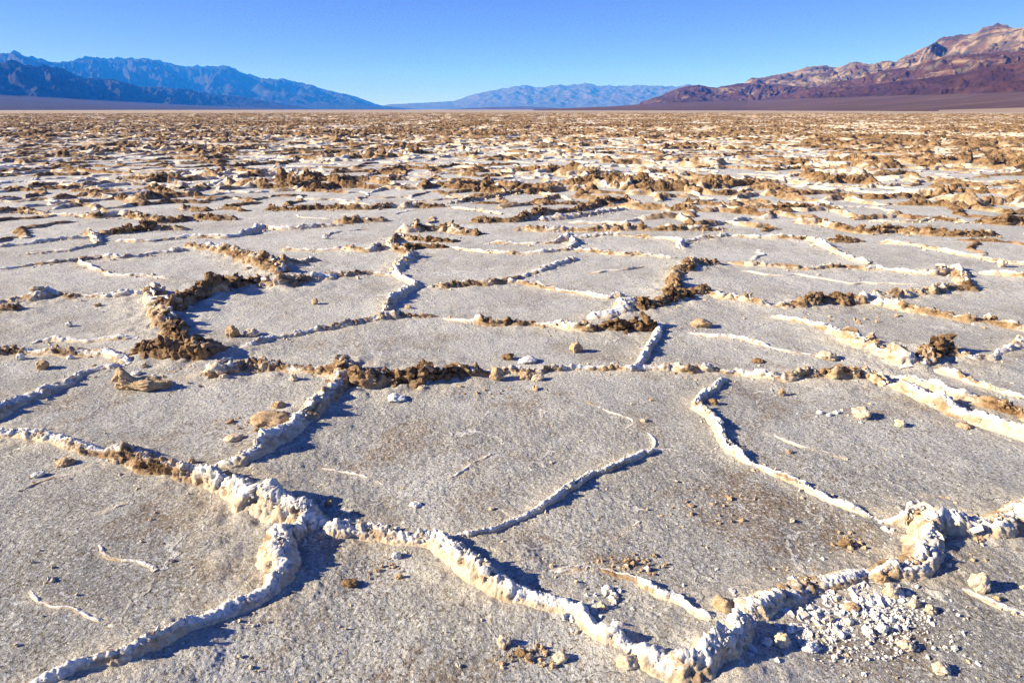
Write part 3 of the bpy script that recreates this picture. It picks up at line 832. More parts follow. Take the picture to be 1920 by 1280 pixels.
def ridge_batch(A, B, H4, M4, n, nu, seed, skew, wob=0.10, rough=1.4, wscale=1.1, fq=9.0):
    """Many straight-ish ridges at once: ends A, B (K,2); heights and mud at four stations (K,4)."""
    K = len(A)
    t = np.linspace(-0.05, 1.05, n)
    st = np.linspace(0, 1, 4)
    k = np.clip(np.searchsorted(st, np.clip(t, 0, 1), side='right') - 1, 0, 2)
    fr = (np.clip(t, 0, 1) - st[k]) * 3
    h = H4[:, k] * (1 - fr) + H4[:, k + 1] * fr
    mud = M4[:, k] * (1 - fr) + M4[:, k + 1] * fr
    L = np.hypot(*(B - A).T)
    tx, ty = (B - A)[:, 0] / L, (B - A)[:, 1] / L
    nx, ny = -ty, tx
    s = t[None] * L[:, None]
    sd = seed[:, None]
    wx = wob * fbm(s * 2.2, sd * 3.1, 0.5, 3) * 1.6
    x = A[:, :1] + (B - A)[:, :1] * t + nx[:, None] * wx
    y = A[:, 1:] + (B - A)[:, 1:] * t + ny[:, None] * wx
    hv = h * np.clip(0.92 + 0.45 * fbm(s * 3.5, sd * 1.7, 2.5, 2) + 0.12 * perlin(s * 11, sd, 4.4), 0.3, 1.5)
    ends = np.minimum(s + 0.05 * L[:, None], 1.05 * L[:, None] - s)
    hv = hv * (0.35 + 0.65 * smooth(0, 0.15, ends))
    hw = (0.75 * h + 0.018) * wscale * np.clip(1 + 0.4 * fbm(s * 3, sd * 2.3, 7.5, 2), 0.55, 1.7)
    u = np.linspace(-1, 1, nu) * 1.3
    U = u[None, None, :]
    HV, HW, S = hv[..., None], hw[..., None], s[..., None]
    ua = np.clip(np.abs(U), 0, 1)
    core = 0.5 * (1 - ua) ** 1.15 + 0.5 * np.clip(1 - ua ** 2.4, 0, 1) ** 0.7
    Z = HV * core
    out = np.abs(U) > 1
    Z = np.where(out, -0.02, Z)
    off = HW * U + skew[:, None, None] * Z * 0.9
    X = x[..., None] + nx[:, None, None] * off
    Y = y[..., None] + ny[:, None, None] * off
    amp = np.clip(HV, 0.012, 0.2)
    mf = mud[..., None] + 0 * U
    mudn = np.clip(mf + 0.32 * fbm(S * 3.5, U * 0.6, seed[:, None, None] * 0.77, 3) + 0.30 * fbm(X * 7, Y * 7, Z * 7, 2), 0, 1)
    d = amp * rough * (0.16 * (billow(X * fq, Y * fq, Z * fq, 3) - 0.35) + 0.34 * mudn * (0.36 - billow(X * fq + 9, Y * fq, Z * fq, 3, 0.6)))
    mask = np.clip(core * 2.2, 0, 1)
    Z = Z + d * mask
    sh = d * mask * np.sign(U) * 0.9
    X = X + nx[:, None, None] * sh
    Y = Y + ny[:, None, None] * sh
    Z = np.where(out, -0.02, Z) + pan_height(X, Y)
    rel = core + 0 * Z
    crust = np.clip(rel * 1.1 - 0.22 + 0.15 * (HV < 0.05), 0, 1)  # same salt cap and painted crest-to-flank light as the single ridges
    m2 = np.where(rel > 0.86, mudn * 0.85, mudn * (0.75 + 0.35 * rel))
    V = np.stack([X, Y, Z], -1).reshape(K, n * nu, 3)
    F = grid_faces(n, nu)[:, ::-1]
    p, q = V[0], F[len(F) // 2]
    if np.cross(p[q[1]] - p[q[0]], p[q[2]] - p[q[0]])[2] < 0:
        F = F[:, ::-1]
    return V, F, m2.reshape(K, -1), crust.reshape(K, -1)


def far_ridges():
    """Beyond the ridges told apart above the same net of pans goes on to the hills."""
    rs = np.random.default_rng(21)
    traced = []
    for _, pts, _, _ in RIDGES:
        g = np.array([ground_pt(p[0], p[1]) for p in pts])
        for a, b in zip(g[:-1], g[1:]):
            for t in np.linspace(0, 1, max(2, int(np.hypot(*(b - a)) / 0.4))):
                traced.append(a + (b - a) * t)
    traced = np.array(traced)
    def site(a, i, j, k):          # two lattice sites per honeycomb cell, both shaken
        x = a * 1.5 * i + a * k
        y = a * math.sqrt(3) * (j + 0.5 * (i % 2))
        r1 = np.sin(i * 127.1 + j * 311.7 + k * 74.7) * 43758.5453
        r2 = np.sin(i * 269.5 + j * 183.3 + k * 246.1) * 43758.5453
        return np.stack([x + (r1 - np.floor(r1) - 0.5) * 1.1 * a, y + (r2 - np.floor(r2) - 0.5) * 1.0 * a], -1)

    def net(a, rmin, rmax, drop):  # a = edge of a pan
        ni = int(rmax / (1.5 * a)) + 3
        nj = int(rmax / (math.sqrt(3) * a)) + 3
        I, J = np.meshgrid(np.arange(-ni, ni), np.arange(0, nj))
        I, J = I.ravel(), J.ravel()
        B = site(a, I, J, 1)
        AA = [site(a, I, J, 0), site(a, I + 1, J, 0), site(a, I + 1, np.where(I % 2 == 0, J - 1, J + 1), 0)]
        P, Q = np.concatenate(AA), np.concatenate([B] * 3)
        m = (P + Q) / 2
        r = np.hypot(m[:, 0], m[:, 1])
        L = np.hypot(*(P - Q).T)
        keep = (r < rmax) & (r >= rmin) & (m[:, 1] > 0) & (np.abs(np.arctan2(m[:, 0], m[:, 1])) < R(43.5)) & (L > 0.3 * a) & (L < 2.7 * a)
        keep &= rs.uniform(size=len(r)) > drop
        return P[keep], Q[keep], r[keep]
    parts = [net(0.95, 5.2, 9.5, 0.35), net(0.62, 9.5, 20, 0.08), net(0.76, 20, 150, 0.04), net(1.7, 150, 340, 0.02)]
    P, Q, r = (np.concatenate(z) for z in zip(*parts))
    o = np.argsort(r)
    P, Q, r = P[o], Q[o], r[o]
    nr = np.nonzero(r < 26)[0]     # keep clear of the ridges traced one by one
    dm = np.full(len(nr), 9.0)
    for t in (0.1, 0.5, 0.9):
        c = P[nr] + (Q[nr] - P[nr]) * t
        d2 = np.hypot(c[:, None, 0] - traced[None, :, 0], c[:, None, 1] - traced[None, :, 1]).min(1)
        dm = np.minimum(dm, d2)
    ok = np.ones(len(r), bool)
    ok[nr] = dm > np.where(r[nr] > 12, 0.22, np.where(r[nr] > 9.5, 0.34, 0.28))
    P, Q, r = P[ok], Q[ok], r[ok]
    K = len(r)
    m = (P + Q) / 2
    dens = fbm(m[:, 0] * 0.07, m[:, 1] * 0.07, 4.2, 3)
    st = P[:, None] + (Q - P)[:, None] * np.linspace(0, 1, 4)[None, :, None]
    sx, sy = st[..., 0], st[..., 1]
    hn = fbm(sx * 0.22, sy * 0.22, 11.3, 4, 0.6)
    H4 = (0.055 + 0.055 * smooth(11, 20, r) + 0.03 * smooth(30, 80, r))[:, None] * np.exp(1.1 * hn) * np.exp(rs.normal(0, 0.16, (K, 4)))
    H4 = np.minimum(H4, np.where(r < 14, 0.10, 0.21)[:, None])
    M4 = np.clip(0.49 + 0.60 * dens[:, None] + 1.05 * fbm(sx * 0.55, sy * 0.55, 31.7, 4, 0.7) + 1.2 * (H4 - 0.10) + rs.normal(0, 0.10, (K, 4)), 0, 1)
    H4 = H4 * (0.45 + 0.75 * M4)
    H4 = np.where(r[:, None] < 9.5, 0.008 + 0.20 * H4, H4)
    hb = H4.mean(1)
    M4 = np.where(r[:, None] < 9.5, M4 * 0.35, M4)
    seed = 300.0 + np.arange(K) * 1.37
    skew = rs.normal(0, 0.3, K)
    single = max(0, 298 - len(RIDGES))
    av, af, am, ac, base = [], [], [], [], 0
    for lo, hi, n, nu in ((0, 20, 44, 15), (20, 34, 26, 11), (34, 60, 14, 8), (60, 100, 9, 6), (100, 150, 6, 5), (150, 999, 6, 5)):
        q = np.nonzero((r >= lo) & (r < hi))[0]
        V, F, mm, cc = ridge_batch(P[q], Q[q], H4[q], M4[q], n, nu, seed[q], skew[q], fq=11.0 if hi < 30 else 8.0 if hi < 40 else 4.5, rough=1.5 if hi < 40 else 1.5)
        k0 = 0
        if single > 0:
            k0 = min(single, len(q))
            for k in range(k0):
                me = raw_mesh("salt_ridge", V[k], F, {"mud": mm[k], "crust": cc[k]})
                az = math.degrees(math.atan2(m[q[k], 0], m[q[k], 1]))
                where = ["under the darkest foothills", "under the crest of the blue range", "under the falling end of the blue range", "under the hazy gap",
                         "under the low gravel rise", "under the tip of the right hills", "under the rust hills", "under the banded summit"][int(np.searchsorted([-30, -21, -12, -4, 5, 14, 26], az))]
                rk = r[q[k]]
                row = ["nearest", "second", "third", "fourth", "farthest"][int(np.searchsorted([9.5, 13, 15, 17], rk))]
                mean = mm[k].mean()
                if rk < 9.5:
                    look, tall = ("tan salt seam" if mean > 0.3 else "white salt seam"), "thin"
                else:
                    look = "mostly brown ridge" if mean > 0.55 else "mostly white ridge" if mean < 0.28 else "mottled ridge"
                    tall = "high" if hb[q[k]] > 0.10 else "low"
                link("salt_ridge", me, M_RIDGE, label=f"{tall} {look} in the {row} row {where}", category="salt ridge",
                     group="jumbled salt ridges of the middle distance")
            single -= k0
        V, mm, cc = V[k0:], mm[k0:], cc[k0:]
        kk = len(V)
        if kk:
            av.append(V.reshape(-1, 3))
            af.append((F[None] + (np.arange(kk) * n * nu)[:, None, None]).reshape(-1, 4) + base)
            base += kk * n * nu
            am.append(mm.ravel())
            ac.append(cc.ravel())
    me = raw_mesh("far_salt_ridges", np.concatenate(av), np.concatenate(af), {"mud": np.concatenate(am), "crust": np.concatenate(ac)})
    link("salt_ridges", me, M_RIDGE, kind="stuff", label="far field of brown and white salt ridges running to the foot of the hills")
    print("far ridges", K, "faces", len(me.polygons))


# ------------------------------------------------------------------ stones and clods
# label, x, y of its foot in the photograph, width and height in photograph pixels, mud 0-10, roundness 0-1
STONES = [
    ("jagged brown rock with a raised horn lying alone on the left pan", 248,744,118,46,5,.2),
    ("square tan stone sitting by itself in the middle of the pan behind the brown wall", 1080,661,26,21,6,.4),
    ("small brown stone on the pan right of the tall dark wall", 590,572,13,12,7,.5),
    ("low brown stone on the far left pan", 182,574,14,8,6,.6),
    ("white pebble on the pan left of the upright ridge", 127,613,14,9,0,.8),
    ("brown rounded stone below the knotty ridge at left", 76,696,26,17,7,.5),
    ("white ball of salt against the knotty ridge near the left edge", 38,679,15,14,1,.8),
    ("white pebble in front of the brown part of the knotty ridge", 130,678,14,11,0,.8),
    ("flat white salt flake behind the jagged rock", 253,708,22,8,0,.7),
    ("white salt flake right of the horned jagged rock", 286,714,16,9,0,.7),
    ("pale upright stone under the flattened brown mound", 550,718,18,16,2,.5),
    ("pale lump leaning on the foot of the tan boulder", 419,716,20,14,3,.5),
    ("tan boulder leaning out of the flattened mound at left", 404,712,52,32,4,.4),
    ("brown clod beside the grey shadowed ridge", 520,769,28,13,6,.4),
    ("spreading crusty brown clod left of the grey shadowed ridge", 500,803,82,20,6,.3),
    ("round tan pebble below the spreading brown clod", 480,814,15,10,5,.6),
    ("low cream lump on the left pan below the round pebble", 433,832,36,11,4,.4),
    ("crumbly tan clod in front of the thick cream ridge", 118,879,36,15,6,.4),
    ("white salt lump under the crumbly tan clod at left", 68,900,26,10,0,.6),
    ("brown clod tucked behind the crest of the thick cream ridge", 358,874,17,12,7,.5),
    ("round tan pebble in the shadow behind the thick cream ridge", 615,947,16,12,5,.7),
    ("upright brown slab leaning on the end of the brown wall", 932,714,28,29,6,.4),
    ("pale angular stone right of the leaning slab", 1010,714,26,13,2,.4),
    ("brown clod between the leaning slab and the pale angular stone", 986,712,28,16,7,.4),
    ("white flake lying on brown mud above the low tan ridge", 990,682,40,11,1,.5),
    ("brown mud clod behind the white flake", 953,676,28,12,8,.4),
    ("tan pebble near the hairline seam", 1208,794,14,8,4,.6),
    ("tan knob at the foot of the low tan ridge", 1143,696,16,12,6,.5),
    ("small pale stone under the foot of the brown wall", 790,732,18,11,4,.5),
    ("pale salt heap on the central pan below the brown wall", 742,754,38,15,1,.5),
    ("flat white salt patch on the lower central pan", 778,950,26,8,0,.6),
    ("brown ball of mud beside the snaking thin ridge", 1339,762,18,14,8,.6),
    ("tan cube shaped stone below the long tan ridge at right", 1468,739,16,13,5,.4),
    ("cream stone with a dark knob casting a long shadow on the right pan", 1621,787,36,20,2,.4),
    ("small cream wedge on the right pan below the knobbed stone", 1692,802,24,12,3,.4),
    ("white pebble left of the knobbed stone", 1556,781,11,7,0,.7),
    ("white pebble pair member left of the knobbed stone and higher", 1538,776,12,8,0,.6),
    ("tan crusty clod behind the central ridge at right", 1315,617,42,16,6,.4),
    ("flat brown clod on the pan behind the long tan ridge", 1423,679,24,6,8,.5),
    ("pale crusty lump in the hollow behind the long tan ridge", 1557,677,42,15,4,.3),
    ("brown lump on the lower edge of the broad bright ridge", 1812,805,30,12,6,.4),
    ("larger brown lump on the lower edge of the broad bright ridge", 1845,800,34,15,5,.4),
    ("white ball of salt left of the winding ridge", 742,1047,18,17,0,.8),
    ("brown pebble left of the winding ridge below the white ball", 747,1084,15,12,5,.6),
    ("small cream pebble right of the winding ridge", 942,1023,10,8,3,.7),
    ("white pebble beside the brown end of the cream seam", 1213,1075,15,13,1,.6),
    ("pale rounded stone right of the winding ridge with its own shadow", 1130,1150,23,20,2,.6),
    ("flat pale pebble above the pale rounded stone", 1153,1132,22,9,2,.6),
    ("white salt clump on the pan near the winding ridge", 1140,1117,26,15,0,.3),
    ("egg shaped tan stone on the bottom pan", 945,1214,27,23,4,.7),
    ("flat white stone on the bottom pan", 1053,1245,33,18,2,.8),
    ("tiny tan pebble on the bottom pan", 837,1188,8,7,4,.8),
    ("rough brown clod between the egg shaped and the flat white stone", 977,1233,28,11,8,.3),
    ("rough brown clod on the pan left of the winding ridge", 655,1099,32,13,8,.3),
    ("white salt knob behind the winding ridge crest", 1088,1146,20,15,0,.7),
    ("smaller white salt knob touching the winding ridge", 1074,1139,15,12,0,.7),
    ("white salt knob at the end of the row on the winding ridge", 1096,1156,18,12,0,.7),
    ("bluish white crumble in the shade of the winding ridge", 1153,1187,26,14,0,.3),
    ("white bead of salt near the forked junction", 677,987,12,11,0,.8),
    ("cream bead of salt in the row right of the forked junction", 712,990,16,13,1,.8),
    ("last bead of salt in the row right of the forked junction", 743,995,14,12,1,.8),
    ("large cream boulder with a round shadow near the right edge", 1842,1110,42,36,4,.6),
    ("tan stone below the white spur at lower right", 1717,1140,21,18,4,.5),
    ("pale tan stone right of the rubble with a long shadow", 1748,1152,25,16,4,.5),
    ("white cube of salt among the rubble", 1657,1188,23,18,0,.5),
    ("tan topped stone in the middle of the rubble", 1600,1150,30,16,5,.5),
    ("tan pebble at the lower left of the rubble hollow", 1557,1169,17,15,4,.5),
    ("upright cream stone below the slab at bottom right", 1467,1222,31,33,4,.5),
    ("white stone leaning on the upright cream stone", 1440,1219,27,17,1,.5),
    ("white crumbly lump right of the upright cream stone", 1522,1228,38,17,0,.3),
    ("small white pebble below the rubble", 1567,1237,13,9,0,.7),
    ("white pebble under the rubble right of its middle", 1628,1210,11,10,0,.7),
    ("flat tan flake below the rubble", 1705,1222,38,17,4,.3),
    ("tan pebble right of the large cream boulder", 1873,1125,15,9,5,.6),
    ("brown domed clod on the lip left of the rubble", 1360,1157,52,27,6,.4),
    ("broad pale slab tilted on the bulging white ridge", 1408,1166,62,30,2,.5),
    ("cream flake near the bottom right corner", 1770,1266,36,19,4,.3),
    ("tan shard in the deep shadow below the white spur", 1780,1069,13,14,4,.4),
    ("brown spongy clod on the pan left of the white spur", 1590,1029,32,15,8,.3),
    ("cream broken block at the foot of the white spur", 1677,1123,40,28,3,.4),
    ("cream rough block right under the white spur", 1655,1098,38,22,5,.4),
    ("white pebble on the pan beside the snaking thin ridge end", 1602,972,11,6,0,.7),
    ("brown clod on the long white ridge in the centre", 962,480,13,9,7,.5),
    ("pale stone sitting behind the row of salt lumps near the right edge", 1882,500,18,15,4,.5),
    ("white pebble on the far left pan beyond the tan lumpy ridge", 610,449,14,9,0,.7),
    ("brown clod under the zigzag ridge", 765,580,15,8,7,.5),
    ("brown knob standing at the end of the dark mound", 434,634,25,24,6,.4),
    ("white crumbly lump right of the brown knob", 467,632,32,14,2,.3),
    ("tiny tan stone on the pan by the hooked seam", 1221,753,8,6,5,.6),
    ("tan pebble on the pan left of the curved seam", 922,961,11,7,4,.6),
    ("small brown pebble on the right pan", 1481,853,13,8,7,.5),
    ("flat orange brown stone set in the flank of the winding ridge", 862,1080,24,16,5,.7),
    ("cream boulder on the left flank of the bulging white ridge", 1178,1262,44,26,4,.6),
]


def stone_mesh(w, h, seed, level, jag=1.0, peak=0.0, depth=None):
    V, F = ICO[level]
    rs = np.random.default_rng(seed)
    p = V.copy()
    o = rs.uniform(0, 50, 3)
    d = 0.42 * fbm(p[:, 0] * 1.1 + o[0], p[:, 1] * 1.1 + o[1], p[:, 2] * 1.1 + o[2], 2)
    d = d + jag * 0.30 * (billow(p[:, 0] * 2.2 + o[0], p[:, 1] * 2.2 + o[1], p[:, 2] * 2.2 + o[2], 3) - 0.3)
    if level >= 3:
        d = d + jag * 0.10 * (billow(p[:, 0] * 7 + o[0], p[:, 1] * 7, p[:, 2] * 7, 2) - 0.3)
    p = p * (1 + d)[:, None]
    if peak:
        p[:, 2] *= 0.55 + 1.25 * np.exp(-((p[:, 0] + 0.72) / 0.30) ** 2) * peak + 0.15 * p[:, 0]
        p[:, 1] *= 0.8 + 0.25 * np.sin(p[:, 0] * 4)
    zmin, zmax = np.quantile(p[:, 2], 0.12), p[:, 2].max()
    p[:, 2] = (p[:, 2] - zmin) / (zmax - zmin) * h
    p[:, 0] *= w / (p[:, 0].max() - p[:, 0].min())
    dep = depth or w * rs.uniform(0.65, 0.95)
    p[:, 1] *= dep / (p[:, 1].max() - p[:, 1].min())
    a = rs.uniform(-0.35, 0.35) if not peak else 0.05
    c, s = math.cos(a), math.sin(a)
    q = p.copy()
    q[:, 0], q[:, 1] = p[:, 0] * c - p[:, 1] * s, p[:, 0] * s + p[:, 1] * c
    return raw_mesh("stone", q, F)


def build_stones():
    for i, (label, px, py, w, h, m, rnd) in enumerate(STONES):
        gx, gy = ground_pt(px, py)
        sz = px_size(px, py)
        wm, hm = w * sz, h * sz * 1.0
        big = w > 60 and h > 40
        level = 4 if big else (3 if w >= 14 else 2)
        me = stone_mesh(wm, hm, 40 + i, level, jag=1.5 - rnd, peak=1.0 if big else 0.0, depth=wm * 0.45 if big else None)
        mat = M_WHITE if m <= 1 else M_CREAM if m <= 4 else M_TAN if m <= 7 else M_BROWN
        name = "mud_clod" if m >= 6 else "salt_stone"
        o = link(name, me, mat, label=label, category="mud clod" if m >= 6 else "stone")
        if w <= 12:
            o["group"] = "small loose stones on the pans"
        else:
            o["group"] = "mud clods lying on the pans" if m >= 6 else "salt stones lying on the pans"
        gy += wm * 0.3
        o.location = (gx, gy, float(pan_height(gx, gy)) - 0.002)


def build_crumbs():
    rs = np.random.default_rng(5)

    def scatter(name, spots, mat, label):
        pts, rad = [], []
        for (px, py, sx, sy, n, r0) in spots:
            for _ in range(n):
                qx, qy = px + rs.normal(0, sx), py + rs.normal(0, sy)
                if qy < 330:
                    continue
                gx, gy = ground_pt(qx, qy)
                r = min(0.018, rs.gamma(2.2, r0 * 0.45))
                pts.append((gx, gy, float(pan_height(gx, gy)) + r * rs.uniform(-0.1, 0.45)))
                rad.append(max(r, 0.0018))
        me = nodule_mesh(name, np.array(pts), np.array(rad), 9, 1, True)
        link(name, me, mat, kind="stuff", label=label)
    scatter("salt_rubble", [(1560, 1130, 80, 24, 1400, .0036), (1640, 1110, 45, 26, 800, .0036), (1490, 1180, 45, 22, 700, .0036),
                            (1470, 1130, 45, 14, 200, .004), (1110, 1160, 25, 16, 60, .007), (1150, 1185, 16, 10, 40, .006), (1120, 1135, 40, 12, 40, .005),
                            (690, 985, 25, 6, 40, .006), (550, 960, 40, 14, 60, .006), (1400, 1230, 40, 20, 160, .0045), (1620, 1180, 90, 34, 700, .0026),
                            (1560, 775, 30, 10, 20, .005), (560, 500, 25, 6, 60, .012), (530, 520, 25, 6, 40, .012), (1690, 1010, 20, 14, 60, .006)],
            M_WHITE, "white salt rubble heaped beside the broken ridge at lower right")
    scatter("mud_crumbs", [(500, 795, 30, 8, 60, .007), (1180, 1060, 40, 8, 60, .005), (720, 1060, 25, 14, 50, .004), (1240, 695, 60, 8, 40, .006),
                           (840, 735, 90, 8, 60, .006), (300, 690, 60, 6, 60, .008), (1600, 1020, 18, 10, 60, .005), (1000, 1230, 40, 14, 60, .004), (420, 700, 80, 10, 70, .006),
                           (1330, 960, 60, 20, 70, .004), (1810, 1040, 40, 14, 60, .006), (1560, 600, 60, 5, 40, .008), (1150, 615, 70, 5, 50, .008), (1250, 570, 40, 8, 40, .009)],
            M_TAN, "brown mud crumbs strewn in small patches over the crust")
    pts, nr_, sz = [], [], []
    for (px, py, sx, sy, n, s0) in ((1560, 1118, 60, 14, 330, .009), (1480, 1150, 40, 20, 230, .010), (1650, 1105, 35, 16, 230, .009), (1400, 1215, 22, 20, 110, .010), (1580, 1165, 60, 16, 160, .007)):
        for _ in range(n):
            gx, gy = ground_pt(px + rs.normal(0, sx), py + rs.normal(0, sy))
            s_ = float(np.clip(rs.gamma(2.5, s0 * 0.45), 0.004, 0.028))
            pts.append((gx, gy, float(pan_height(gx, gy)) + s_ * rs.uniform(0.0, 0.35)))
            nr_.append((rs.normal(0, 0.45), rs.normal(0, 0.45), 1.0))
            sz.append(s_)
    link("broken_crust", slab_mesh("broken_crust", np.array(pts), np.array(sz), np.array(nr_), rs.uniform(0, 0.25, len(pts)), 77, 0.28), M_RIDGE, kind="stuff",
         label="crushed flakes of white crust below the broken ridge at lower right")
    spots = []
    for _ in range(900):
        spots.append((rs.uniform(-80, 2000), 480 + 800 * rs.uniform() ** 0.8, 2, 2, 1, .0030))
    scatter("salt_crumbs", spots, M_CREAM, "tiny loose crumbs of salt scattered over the grey crust")


# ------------------------------------------------------------------ hills
def px_az(px, py):
    dx, dy, dz = ray(px, py)
    return math.atan2(dx, dy), dz / math.hypot(dx, dy)


def build_hill(name, sky_px, dist, foot, back, mat, label, lam=300.0, amp=0.30, fine=0.05, ns=420, nt=90, zfoot=-4.0, prof=1.25, seed=0.0, kindname=None):
    az = np.array([px_az(*p)[0] for p in sky_px])
    sl = np.array([px_az(*p)[1] for p in sky_px])
    A = np.linspace(az[0], az[-1], ns)
    SL = np.interp(A, az, sl)
    D1 = dist(A)
    zc = np.maximum(CAM_H + SL * D1, 0.25)
    cx, cy = D1 * np.sin(A), D1 * np.cos(A)
    s = np.concatenate([[0], np.cumsum(np.hypot(np.diff(cx), np.diff(cy)))])
    t = np.concatenate([np.linspace(0, 1, nt), np.linspace(1, 2, nt // 4)[1:]])
    T, ZC = np.meshgrid(t, zc)
    _, DD = np.meshgrid(t, D1)
    _, S = np.meshgrid(t, s)
    _, AA = np.meshgrid(t, A)
    D = np.where(T <= 1, DD * (foot + (1 - foot) * T), DD * (1 + (back - 1) * (T - 1)))
    X, Y = D * np.sin(AA), D * np.cos(AA)
    P = np.where(T <= 1, np.clip(T, 0, 1) ** prof, 1 - (T - 1) ** 1.2)
    # spurs and gullies run down the slope
    w = 0.35 * fbm(X / lam * 0.7, Y / lam * 0.7, seed + 3.3, 3)
    r1 = ridged(S / lam + 1.3 * w + 0.5 * T, T * 2.2 + w, seed, 6, 0.55) - 0.85
    r2 = ridged(X / (lam * 0.55), Y / (lam * 0.55), seed + 9, 5, 0.55) - 0.85
    env = np.where(T <= 1, np.clip(T * 1.3, 0, 1) * (1 - np.clip(T, 0, 1) ** 5 * 0.93), 0.07 + 0 * T)
    env = np.where(T > 1, np.clip(0.07 + (T - 1), 0, 0.5), env)
    Z = ZC * P + ZC * env * amp * (r1 + 0.6 * r2)
    Z = Z + ZC * fine * fbm(X / (lam * 0.16), Y / (lam * 0.16), seed + 5, 4) * np.clip(T * 3, 0, 1)
    # no spur stands higher in the view than the crest behind it
    cap = ZC * (D / DD) ** 1.0 * 0.985
    Z = np.where(T < 0.985, np.minimum(Z, cap), Z)
    Z = np.where(T < 0.02, zfoot, Z)
    Z = np.maximum(Z, zfoot)
    v = np.stack([X, Y, Z], -1).reshape(-1, 3)
    f = grid_faces(ns, len(t))
    me = raw_mesh(name, v, f)
    p = v[f[len(f) // 2]]
    if np.cross(p[1] - p[0], p[2] - p[0])[2] < 0:
        me.flip_normals()
    link(name, me, mat, kind="structure", label=label)


def wall_dist(xw, lo, hi):              # a range running along the valley at x = xw
    def f(A):
        return np.clip(np.abs(xw) / np.maximum(np.sin(np.abs(A)), 1e-3), lo, hi)
    return f


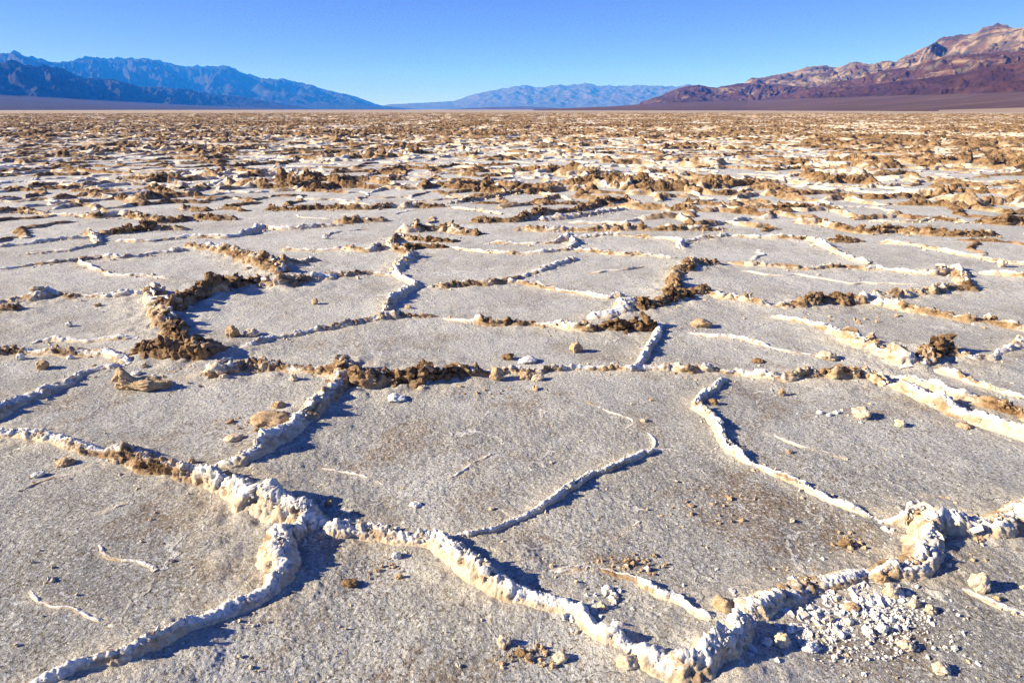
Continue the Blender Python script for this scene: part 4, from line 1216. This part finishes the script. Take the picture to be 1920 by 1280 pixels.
def build_hills():
    build_hill("mountain", [(-260, 92), (-120, 96), (0, 101), (30, 100), (60, 110), (100, 118), (140, 115), (165, 110), (215, 112), (240, 110), (275, 110), (310, 118), (345, 127),
                            (400, 128), (425, 126), (440, 131), (460, 140), (490, 147), (515, 151), (530, 149), (560, 155), (590, 162), (600, 167),
                            (640, 176), (665, 181), (700, 194), (715, 198), (760, 203), (800, 206)],
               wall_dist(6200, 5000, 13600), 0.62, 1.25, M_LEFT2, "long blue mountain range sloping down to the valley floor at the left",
               lam=800, amp=0.34, ns=560, nt=110, seed=1.0)
    build_hill("mountain", [(-260, 98), (-100, 110), (0, 119), (30, 118), (65, 126), (115, 131), (150, 146), (210, 150), (260, 162), (350, 167), (400, 178), (450, 181), (500, 190),
                            (560, 200), (600, 206)],
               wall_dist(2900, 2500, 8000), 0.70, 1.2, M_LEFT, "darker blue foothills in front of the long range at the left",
               lam=380, amp=0.36, ns=480, nt=100, seed=5.0)
    build_hill("mountain", [(690, 206), (730, 196), (790, 193), (850, 190), (880, 180), (920, 170), (945, 166), (960, 163), (985, 160), (1000, 164), (1020, 164), (1045, 159), (1060, 162), (1100, 157),
                            (1120, 161), (1160, 162), (1200, 160), (1240, 162), (1265, 164), (1290, 159), (1320, 165), (1420, 170), (1600, 190)],
               lambda A: 15000 + 0 * A, 0.80, 1.12, M_FARM, "pale hazy mountains closing the far end of the valley", lam=900, amp=0.16, ns=420, nt=90, seed=8.0, fine=0.06)
    # right: the lit range, nearest last
    build_hill("mountain", [(1380, 190), (1395, 155), (1410, 147), (1440, 145), (1460, 140), (1490, 134), (1515, 126), (1545, 124), (1560, 127), (1575, 127), (1590, 120), (1605, 118), (1630, 122), (1645, 119), (1665, 115),
                            (1680, 117), (1700, 104), (1730, 92), (1760, 74), (1780, 70), (1800, 66), (1820, 65), (1850, 56), (1870, 47), (1885, 50), (1900, 55), (1920, 51), (2000, 40), (2150, 45)],
               wall_dist(1300, 1100, 3300), 0.66, 1.25, M_BANDED, "pink and grey banded mountain with a sharp summit at the right", lam=240, amp=0.20, fine=0.03, ns=520, nt=130, seed=11.0)
    build_hill("mountain", [(1195, 200), (1200, 192), (1240, 180), (1262, 170), (1285, 162), (1310, 160), (1340, 165), (1390, 157), (1435, 157), (1470, 160), (1510, 164), (1560, 175), (1620, 195)],
               wall_dist(930, 880, 3000), 0.72, 1.2, M_MAROON2, "low dark hill with beige patches at the tip of the right range", lam=140, amp=0.20, fine=0.03, ns=380, nt=90, seed=14.0)
    build_hill("mountain", [(1480, 195), (1500, 171), (1560, 155), (1610, 147), (1660, 132), (1710, 127), (1740, 115), (1780, 106), (1840, 100), (1870, 102), (1920, 96), (2000, 88), (2150, 90)],
               wall_dist(960, 860, 2600), 0.72, 1.2, M_MAROON2, "rust coloured middle hills below the banded summit at the right", lam=180, amp=0.20, fine=0.03, ns=460, nt=110, seed=17.0)
    build_hill("mountain", [(1390, 198), (1400, 193), (1460, 179), (1525, 165), (1600, 164), (1670, 155), (1735, 147), (1810, 137), (1860, 125), (1920, 117), (2000, 108), (2150, 105)],
               wall_dist(790, 720, 2300), 0.70, 1.2, M_MAROON, "dark maroon front hills above the gravel fan at the right", lam=135, amp=0.17, fine=0.03, ns=460, nt=110, seed=20.0)
    kw = dict(amp=0.02, fine=0.012, prof=1.15, zfoot=-0.6)
    build_hill("alluvial_fan", [(1000, 205.6), (1050, 203.5), (1150, 199.5), (1200, 196), (1300, 191), (1400, 188.5), (1500, 185), (1600, 182), (1700, 179), (1800, 176), (1920, 171), (2150, 165)],
               wall_dist(650, 690, 2100), 0.55, 1.6, M_FANR, "smooth purple brown gravel fan sloping to the salt flat at the right", lam=260, ns=300, nt=60, seed=23.0, **kw)
    build_hill("alluvial_fan", [(1760, 206.6), (1850, 204.0), (1920, 202.0), (2150, 199)],
               lambda A: 640 + 0 * A, 0.85, 1.3, M_FANB, "thin beige strip of silt along the edge of the flat at far right", lam=200, ns=80, nt=30, seed=26.0, **kw)
    build_hill("alluvial_fan", [(-260, 172), (0, 177), (100, 182), (200, 188), (300, 194), (400, 199), (520, 203), (640, 204.5), (760, 205.2)],
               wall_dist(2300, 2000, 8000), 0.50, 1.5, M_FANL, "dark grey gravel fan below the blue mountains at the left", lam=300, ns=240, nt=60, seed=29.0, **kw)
    build_hill("hill", [(835, 205.6), (855, 204.2), (890, 202.2), (930, 200.6), (970, 200.0), (1005, 200.6), (1040, 202.6), (1075, 205.2)],
               lambda A: 6500 + 0 * A, 0.9, 1.1, M_TONGUE, "low dark gravel rise in the middle of the horizon", lam=400, ns=120, nt=30, seed=32.0, **kw)


def build_haze():
    n = 18600.0
    z0, z1 = -6.0, 900.0
    v = np.array([(-n, -n, z0), (n, -n, z0), (n, n, z0), (-n, n, z0), (-n, -n, z1), (n, -n, z1), (n, n, z1), (-n, n, z1)], float)
    f = np.array([(0, 3, 2, 1), (4, 5, 6, 7), (0, 1, 5, 4), (1, 2, 6, 5), (2, 3, 7, 6), (3, 0, 4, 7)])
    m = bpy.data.materials.new("thin_blue_air")
    m.use_nodes = True
    t = m.node_tree
    t.nodes.clear()
    out = t.nodes.new("ShaderNodeOutputMaterial")
    pv = t.nodes.new("ShaderNodeVolumePrincipled")
    pv.inputs["Color"].default_value = HAZE_COL
    pv.inputs["Absorption Color"].default_value = (1, 1, 1, 1)
    pv.inputs["Density"].default_value = HAZE_D
    pv.inputs["Anisotropy"].default_value = 0.0
    t.links.new(pv.outputs[0], out.inputs["Volume"])
    me = raw_mesh("haze", v, f, flat=True)
    link("haze", me, m, kind="stuff", label="thin blue haze in the valley air")


HAZE_D, HAZE_COL = 1.1e-4, (0.018, 0.215, 1.0, 1.0)

import time as _time
_t = _time.time()
for fn in (build_hills, build_ridges, build_ground, far_ridges, build_stones, build_crumbs, build_haze):
    fn()
    print(fn.__name__, round(_time.time() - _t, 1), flush=True)
